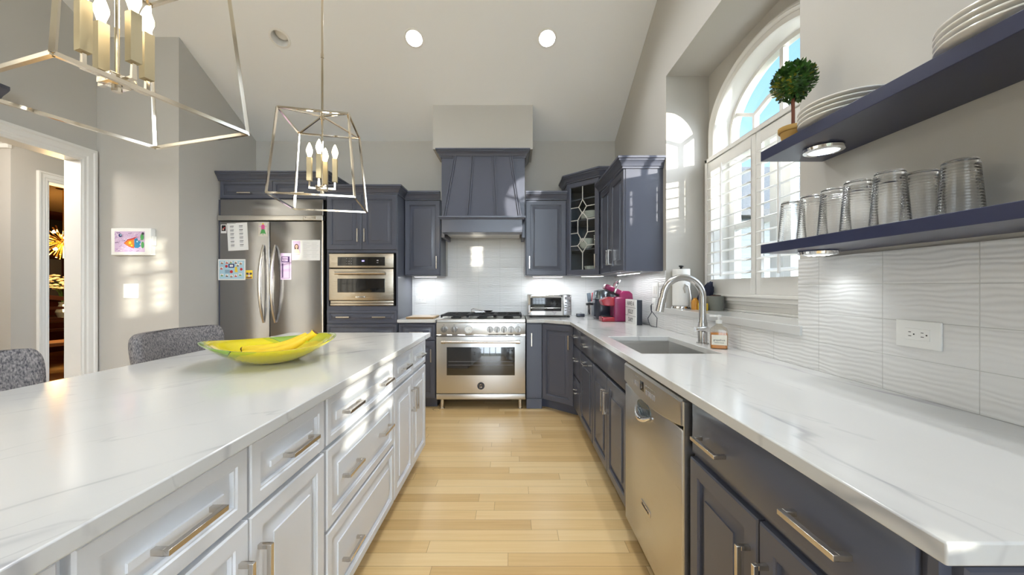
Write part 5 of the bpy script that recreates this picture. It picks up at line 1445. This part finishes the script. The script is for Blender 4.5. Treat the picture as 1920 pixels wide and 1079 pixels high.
# ------------------------------------------------------------------ floating shelves and what stands on them
XS = .963
for nm, z0, z1, lab in (('upper', 1.727, 1.765, 'upper navy floating shelf holding the plates and topiary'), ('lower', 1.371, 1.405, 'lower navy floating shelf holding the row of tumblers')):
    bm = new_bm(); box(bm, XS, XR - .001, .22, 1.446, z0, z1); tag(obj('floating_shelf', bm, 'navy_deep', bevel=.0015), lab, 'shelf', 'navy floating shelves')
def puck(loc, label):
    t = thing('puck_light', label, 'puck light', loc, 0, 'puck lights under the shelves')
    bm = new_bm(); lathe(bm, [(0, 0), (.058, 0), (.06, -.004), (.058, -.013), (.046, -.016), (.044, -.014)], (0, 0, 0), 36); obj('housing', bm, 'chrome', t)
    bm = new_bm(); lathe(bm, [(.0445, -.0135), (.03, -.016), (0, -.0165)], (0, 0, 0), 32); obj('lens', bm, 'puck', t)
    bm = new_bm()
    for k in range(6):
        a = k * PI / 3 + .3; bmesh.ops.create_icosphere(bm, subdivisions=1, radius=.0065, matrix=Matrix.Translation((.026 * math.cos(a), .026 * math.sin(a), -.0155)) @ Matrix.Diagonal((1, 1, .4, 1)))
    obj('led', bm, 'led', t)
    light('puck_lamp', 'SPOT', (0, 0, -.02), 0.9, (.93, .98, 1), 0.03, rot=(0, 0, 0), spot=math.radians(130), parent=t)
puck((1.085, 1.30, 1.727), 'round lit puck light under the upper floating shelf')
puck((1.095, 1.335, 1.371), 'round lit puck light under the lower floating shelf')

def tumbler():
    bm = new_bm(); pf = []
    H, rb, rt = .15, .0425, .033
    n = 16
    pf.append((rb - .0025, 0))
    for i in range(n + 1):
        t = i / n; z = .004 + (H - .016) * t; pf.append((rb + (rt - rb) * t + .0005, z))
    pf += [(rt - .001, H - .004), (rt - .005, H), (0, H), (0, H - .014), (rt - .006, H - .013), (rt - .0035, H - .018)]
    pf += [(rb - .003, .004), (rb - .0025, 0)]
    lathe(bm, pf, seg=40)
    return bm
def ribbed(m):
    n, l = nodes_of(m); b = n['Principled BSDF']
    tc = n.new('ShaderNodeTexCoord'); sp = n.new('ShaderNodeSeparateXYZ'); l.new(tc.outputs['Object'], sp.inputs[0])
    w_ = mathn(n, l, 'SINE', mathn(n, l, 'MULTIPLY', sp.outputs['Z'], 2 * PI / .0075))
    bp = n.new('ShaderNodeBump'); bp.inputs['Strength'].default_value = .35; bp.inputs['Distance'].default_value = .0015
    l.new(w_, bp.inputs['Height']); l.new(bp.outputs[0], b.inputs['Normal'])
M['ribglass'] = mat('ribbed_clear_glass', (1, 1, 1), 0.02, trans=1.0, ior=1.45); ribbed(M['ribglass'])
spots = [(1.03, 1.375), (1.03, 1.283), (1.027, 1.192), (1.023, 1.104), (1.028, 1.016), (1.115, 1.015), (1.11, .925)]
labs = ['upside-down clear tumbler at the window end of the lower shelf', 'upside-down clear tumbler second from the window end of the lower shelf', 'upside-down clear tumbler third from the window end of the lower shelf', 'upside-down clear tumbler fourth from the window end of the lower shelf',
        'upside-down clear tumbler fifth from the window end, tallest looking in the front row', 'upside-down clear tumbler sixth from the window end, standing in the back row', 'upside-down clear tumbler farthest right on the lower shelf']
tm0 = tag(obj('tumbler', tumbler(), 'ribglass', loc=(*spots[0], 1.4055)), labs[0], 'glass', 'tumblers on the lower shelf')
for s, lab in list(zip(spots, labs))[1:]: dup(tm0, loc=(*s, 1.4055), label=lab)

def shelf_plate():
    bm = new_bm(); r = .125
    lathe(bm, [(0, .0), (r * .6, .0), (r * .63, .004), (r * .8, .010), (r, .016), (r + .001, .018), (r, .020), (r * .8, .014), (r * .62, .008), (0, .006)], seg=56); return bm
def stack(x, y, n, labfmt, group):
    names = ['bottom', 'second', 'third', 'top'] if n == 4 else ['bottom', 'second', 'third', 'fourth', 'top']
    p = tag(obj('dinner_plate', shelf_plate(), 'china', loc=(x, y, 1.7655)), labfmt % names[0], 'plate', group)
    for k in range(1, n): dup(p, loc=(x + .001 * math.sin(k * 3), y, 1.7655 + k * .0145), label=labfmt % names[k])
stack(1.078, 1.205, 4, '%s white plate of the stack beside the topiary on the upper shelf', 'plates in the stack beside the topiary')
stack(1.078, .79, 4, '%s white plate of the stack at the right picture edge on the upper shelf', 'plates in the right-hand stack')

tp_ = thing('topiary', 'small round boxwood topiary in an ochre pot at the end of the upper shelf', 'plant', (1.052, 1.398, 1.7655))
bm = new_bm(); lathe(bm, [(0, 0), (.029, 0), (.031, .004), (.040, .055), (.045, .056), (.047, .06), (.047, .073), (.042, .074), (.038, .058), (0, .058)], (0, 0, 0), 32); obj('pot', bm, 'clay', tp_)
bm = new_bm(); tube(bm, [(0, 0, .055), (.001, 0, .12), (0, .001, .19)], .006, 10); obj('stem', bm, 'stem', tp_)
bm = new_bm(); N = 1000
for i in range(N):
    z = 1 - 2 * (i + .5) / N; r = math.sqrt(max(0, 1 - z * z)); t = i * 2.39996
    n_ = Vector((r * math.cos(t), r * math.sin(t), z)); R_ = .062 * random.uniform(.78, 1.06)
    c = n_ * R_ + Vector((0, 0, .245)); d1 = (n_ + Vector((random.uniform(-.8, .8), random.uniform(-.8, .8), random.uniform(-.4, .9)))).normalized()
    u_, w_ = basis(d1); L = random.uniform(.013, .020); wd = L * .36
    q = [c, c + d1 * L * .5 + u_ * wd + w_ * .001, c + d1 * L, c + d1 * L * .5 - u_ * wd + w_ * .001]
    f = bm.faces.new([bm.verts.new(p) for p in q]); f.material_index = 1 if (n_.x < -.35 and n_.z < -.05 and random.random() < .5) or random.random() < .05 else 0
bmesh.ops.create_icosphere(bm, subdivisions=3, radius=.054, matrix=Matrix.Translation((0, 0, .245)))
obj('foliage', bm, ['leaf', 'leafy'], tp_)

# under-cabinet lights
def strip(loc, rz, L, label, power):
    t = thing('under_cabinet_light', label, 'light', loc, rz, 'under-cabinet lights')
    bm = new_bm(); rounded_box(bm, -L / 2, L / 2, -.015, .015, -.012, 0, .003); obj('housing', bm, 'white', t)
    bm = new_bm(); box(bm, -L / 2 + .01, L / 2 - .01, -.011, .011, -.0135, -.012); obj('lens', bm, 'strip', t)
    light('strip_lamp', 'AREA', (0, 0, -.016), power, (.94, .97, 1), L - .02, rot=(0, 0, 0), parent=t, shape='RECTANGLE', size_y=.02)
strip((-.965, 4.18, ZU), 0, .26, 'slim lit strip light under the upper cabinet left of the hood', 0.8)
strip((.40, 4.18, ZU), 0, .34, 'slim lit strip light under the upper cabinet right of the hood', 1.0)
strip((.86, 4.0, ZU), -PI / 4, .28, 'slim lit strip light under the glass corner cabinet', 0.8)
strip((1.04, 3.36, ZU), R90, .6, 'slim lit strip light under the window-end upper cabinet', 0.7)

# ------------------------------------------------------------------ pendants
def pendant(label, loc, yaw):
    ZB, ZT, ZA = 1.728, 2.188, 2.234; hb, ht = .212, .174
    t = thing('lantern_pendant', label, 'pendant light', (loc[0], loc[1], 0), yaw, 'lantern pendants over the island')
    r = .0048
    cb = [(-hb, -hb, ZB), (hb, -hb, ZB), (hb, hb, ZB), (-hb, hb, ZB)]; ct = [(-ht, -ht, ZT), (ht, -ht, ZT), (ht, ht, ZT), (-ht, ht, ZT)]
    bm = new_bm()
    for i in range(4):
        j = (i + 1) % 4
        tube(bm, [cb[i], cb[j]], r, square=True, up=(0, 0, 1)); tube(bm, [ct[i], ct[j]], r, square=True, up=(0, 0, 1)); tube(bm, [cb[i], ct[i]], r, square=True, up=(1, 1, 0) if i in (1, 3) else (1, -1, 0))
        tube(bm, [ct[i], (0, 0, ZA)], r * .8, square=True, up=(0, 0, 1))
    obj('frame', bm, 'pnickel', t)
    zceil = zc(loc[1])
    bm = new_bm(); tube(bm, [(0, 0, ZA - .09), (0, 0, zceil - .01)], .0062, 10)
    for z in (ZA + .35, ZA + 1.0, ZA + 1.6):
        if z < zceil: cyl(bm, (0, 0, z - .012), (0, 0, z + .012), .0085, seg=10)
    cyl(bm, (0, 0, ZA - .02), (0, 0, ZA + .02), .011, seg=12); obj('stem', bm, 'pnickel', t)
    bm = new_bm(); lathe(bm, [(0, zceil - .05), (.06, zceil - .045), (.065, zceil + .03), (0, zceil + .03)], (0, 0, 0), 24); obj('canopy', bm, 'pnickel', t)
    bm = new_bm(); tube(bm, [(0, 0, 1.80), (0, 0, ZA - .08)], .005, 10); obj('inner_rod', bm, 'pnickel', t)
    bm = new_bm(); rounded_box(bm, -.03, .03, -.03, .03, 1.802, 1.826, .003); cyl(bm, (0, 0, 1.785), (0, 0, 1.802), .011, seg=10); obj('hub', bm, 'pnickel', t)
    for k in range(4):
        a = k * PI / 2; c, s = math.cos(a), math.sin(a); R_ = .068
        bm = new_bm(); tube(bm, [(.025 * c, .025 * s, 1.814), (R_ * c, R_ * s, 1.814), (R_ * c, R_ * s, 1.86)], .0042, square=True, up=(-s, c, 0)); ar = obj('arm', bm, 'pnickel', t)
        bm = new_bm(); b = .0125
        q = lambda z, w_: [(R_ * c + x * w_, R_ * s + y * w_, z) for x, y in ((-1, -1), (1, -1), (1, 1), (-1, 1))]
        loft_rects(bm, [q(1.855, b), q(1.99, b), q(1.99, b * .7)]); obj('candle_sleeve', bm, 'sleeve', ar)
        bm = new_bm(); lathe(bm, [(.008, 1.988), (.010, 2.0), (.0165, 2.022), (.0165, 2.034), (.010, 2.056), (.003, 2.072), (0, 2.075)], (R_ * c, R_ * s, 0), 16); obj('bulb', bm, 'bulb', ar)
        light('candle_glow', 'POINT', (R_ * c, R_ * s, 2.09), 0.25, (1, .92, .80), 0.02, parent=t)
    return t
pendant('polished nickel lantern pendant over the far end of the island', (-1.10, 2.165), math.radians(13))
pendant('polished nickel lantern pendant nearest the camera, cut by the top left picture edge', (-1.10, 1.04), math.radians(-16.3))

# ------------------------------------------------------------------ bowl with bananas on the island
bw = thing('fruit_bowl', 'large oval yellow and green glass bowl on the island', 'bowl', (-1.065, 1.66, CT), math.radians(40))
def bowl_mat():
    m = mat('yellow_green_fused_glass', (0.8, .7, 0), .07, coat=.6)
    n, l = nodes_of(m); b = n['Principled BSDF']
    tc = n.new('ShaderNodeTexCoord'); sp = n.new('ShaderNodeSeparateXYZ'); l.new(tc.outputs['Object'], sp.inputs[0])
    nz = n.new('ShaderNodeTexNoise'); nz.inputs['Scale'].default_value = 3.0; l.new(tc.outputs['Object'], nz.inputs['Vector'])
    v = mathn(n, l, 'ADD', mathn(n, l, 'MULTIPLY', sp.outputs['X'], 9.0), mathn(n, l, 'MULTIPLY', nz.outputs['Fac'], 5.0))
    v = mathn(n, l, 'ADD', mathn(n, l, 'ADD', v, mathn(n, l, 'MULTIPLY', sp.outputs['Y'], 5.0)), 2.4)
    s = mathn(n, l, 'SINE', v)
    rp = n.new('ShaderNodeValToRGB'); rp.color_ramp.interpolation = 'CONSTANT'
    e = rp.color_ramp.elements; e[0].position = 0; e[0].color = (.86, .72, .004, 1); e[1].position = .58; e[1].color = (.56, .58, .008, 1)
    k = e.new(.80); k.color = (.05, .10, .008, 1); k = e.new(.815); k.color = (.30, .48, .06, 1)
    mr = n.new('ShaderNodeMapRange'); mr.inputs[1].default_value = -1; mr.inputs[2].default_value = 1; l.new(s, mr.inputs[0]); l.new(mr.outputs[0], rp.inputs[0])
    l.new(rp.outputs[0], b.inputs['Base Color'])
    b.inputs['Transmission Weight'].default_value = .15
    return m
bm = new_bm(); a_, b_ = .255, .25
def ring(f, z, n=64): return [(a_ * f * math.cos(2 * PI * i / n), b_ * f * math.sin(2 * PI * i / n), z + (.026 * f * f * abs(math.cos(2 * PI * i / n)) ** 2.5 if z > .003 else 0)) for i in range(n)]
rows = [ring(f, z) for f, z in ((.12, .002), (.35, .0), (.52, .010), (.72, .032), (.88, .054), (1.0, .073), (1.005, .076), (.985, .077), (.87, .060), (.71, .038), (.5, .016), (.33, .007), (.12, .006))]
loft_rects(bm, rows); obj('bowl_body', bm, bowl_mat(), bw, angle=60)
bn = thing('banana_bunch', 'bunch of ripe bananas lying in the yellow bowl', 'bananas', (-1.05, 1.66, CT + .022), math.radians(35))
for k, (yy, lift, cur) in enumerate(((-.035, .022, .03), (.005, .034, .02), (.045, .026, .012))):
    bm = new_bm(); pts = []; rs = []
    for i in range(15):
        t = i / 14; pts.append((-.12 + .24 * t, yy * (1 - .75 * t * t) - .03 * math.sin(PI * t), lift + .0 + .045 * t ** 3 + .008 * (1 - math.sin(PI * t)))); rs.append(.021 * (math.sin(PI * (.06 + .86 * t)) ** .45) if t < .93 else .010)
    tube(bm, pts, rs, 12); b1_ = obj('banana', bm, 'banana', bn)
    bm = new_bm(); bmesh.ops.create_icosphere(bm, subdivisions=2, radius=.009, matrix=Matrix.Translation(pts[0])); obj('tip', bm, 'bananaend', b1_)
bm = new_bm(); tube(bm, [(.118, -.005, .07), (.14, -.012, .084), (.152, -.015, .096)], [.017, .013, .017], 12); obj('stem', bm, 'banana', bn)
bm = new_bm(); cyl(bm, (.152, -.015, .096), (.154, -.0155, .099), .014, seg=12); obj('stem_end', bm, 'bananaend', bn)

# ------------------------------------------------------------------ stools
def stool(label, y):
    t = thing('counter_stool', label, 'stool', (-1.60, y, 0), PI / 2, 'upholstered counter stools')   # faces +x (local -y)
    bm = new_bm(); rounded_box(bm, -.25, .25, -.24, .2, .60, .68, .03, 4); obj('seat', bm, 'fabric', t)
    bm = new_bm(); rows = []
    def sec(z, hw, y0, th, bow, n=10):
        F = [(-hw + 2 * hw * i / n, y0 + bow * (abs(-1 + 2 * i / n) ** 2) * -1, z) for i in range(n + 1)]
        Bk = [(x, yy + th, z) for x, yy, z in F[::-1]]
        return F + Bk
    for z, hw, th in ((.62, .235, .05), (.70, .25, .065), (.85, .27, .07), (.96, .277, .068), (.995, .268, .06), (1.012, .25, .045), (1.018, .235, .03)):
        rows.append(sec(z, hw, .165 + (z - .62) * .12 + (.07 - th) / 2, th, .05))
    loft_rects(bm, rows); o = obj('backrest', bm, 'fabric', t, angle=80)
    s = o.modifiers.new('soft', 'SUBSURF'); s.levels = 1; s.render_levels = 2
    for sx in (-1, 1):
        for sy in (-1, 1):
            bm = new_bm(); tube(bm, [(sx * .20, sy * .18 - .02, .61), (sx * .23, sy * .21 - .02, 0)], [.022, .015], square=True); obj('leg', bm, 'legwood', t)
    bm = new_bm(); tube(bm, [(-.215, -.215, .22), (.215, -.215, .22)], .012, square=True); obj('footrest', bm, 'legwood', t)
    return t
stool('grey tweed upholstered counter stool behind the yellow bowl', 2.03)
stool('grey tweed upholstered counter stool at the left picture edge', 1.15)
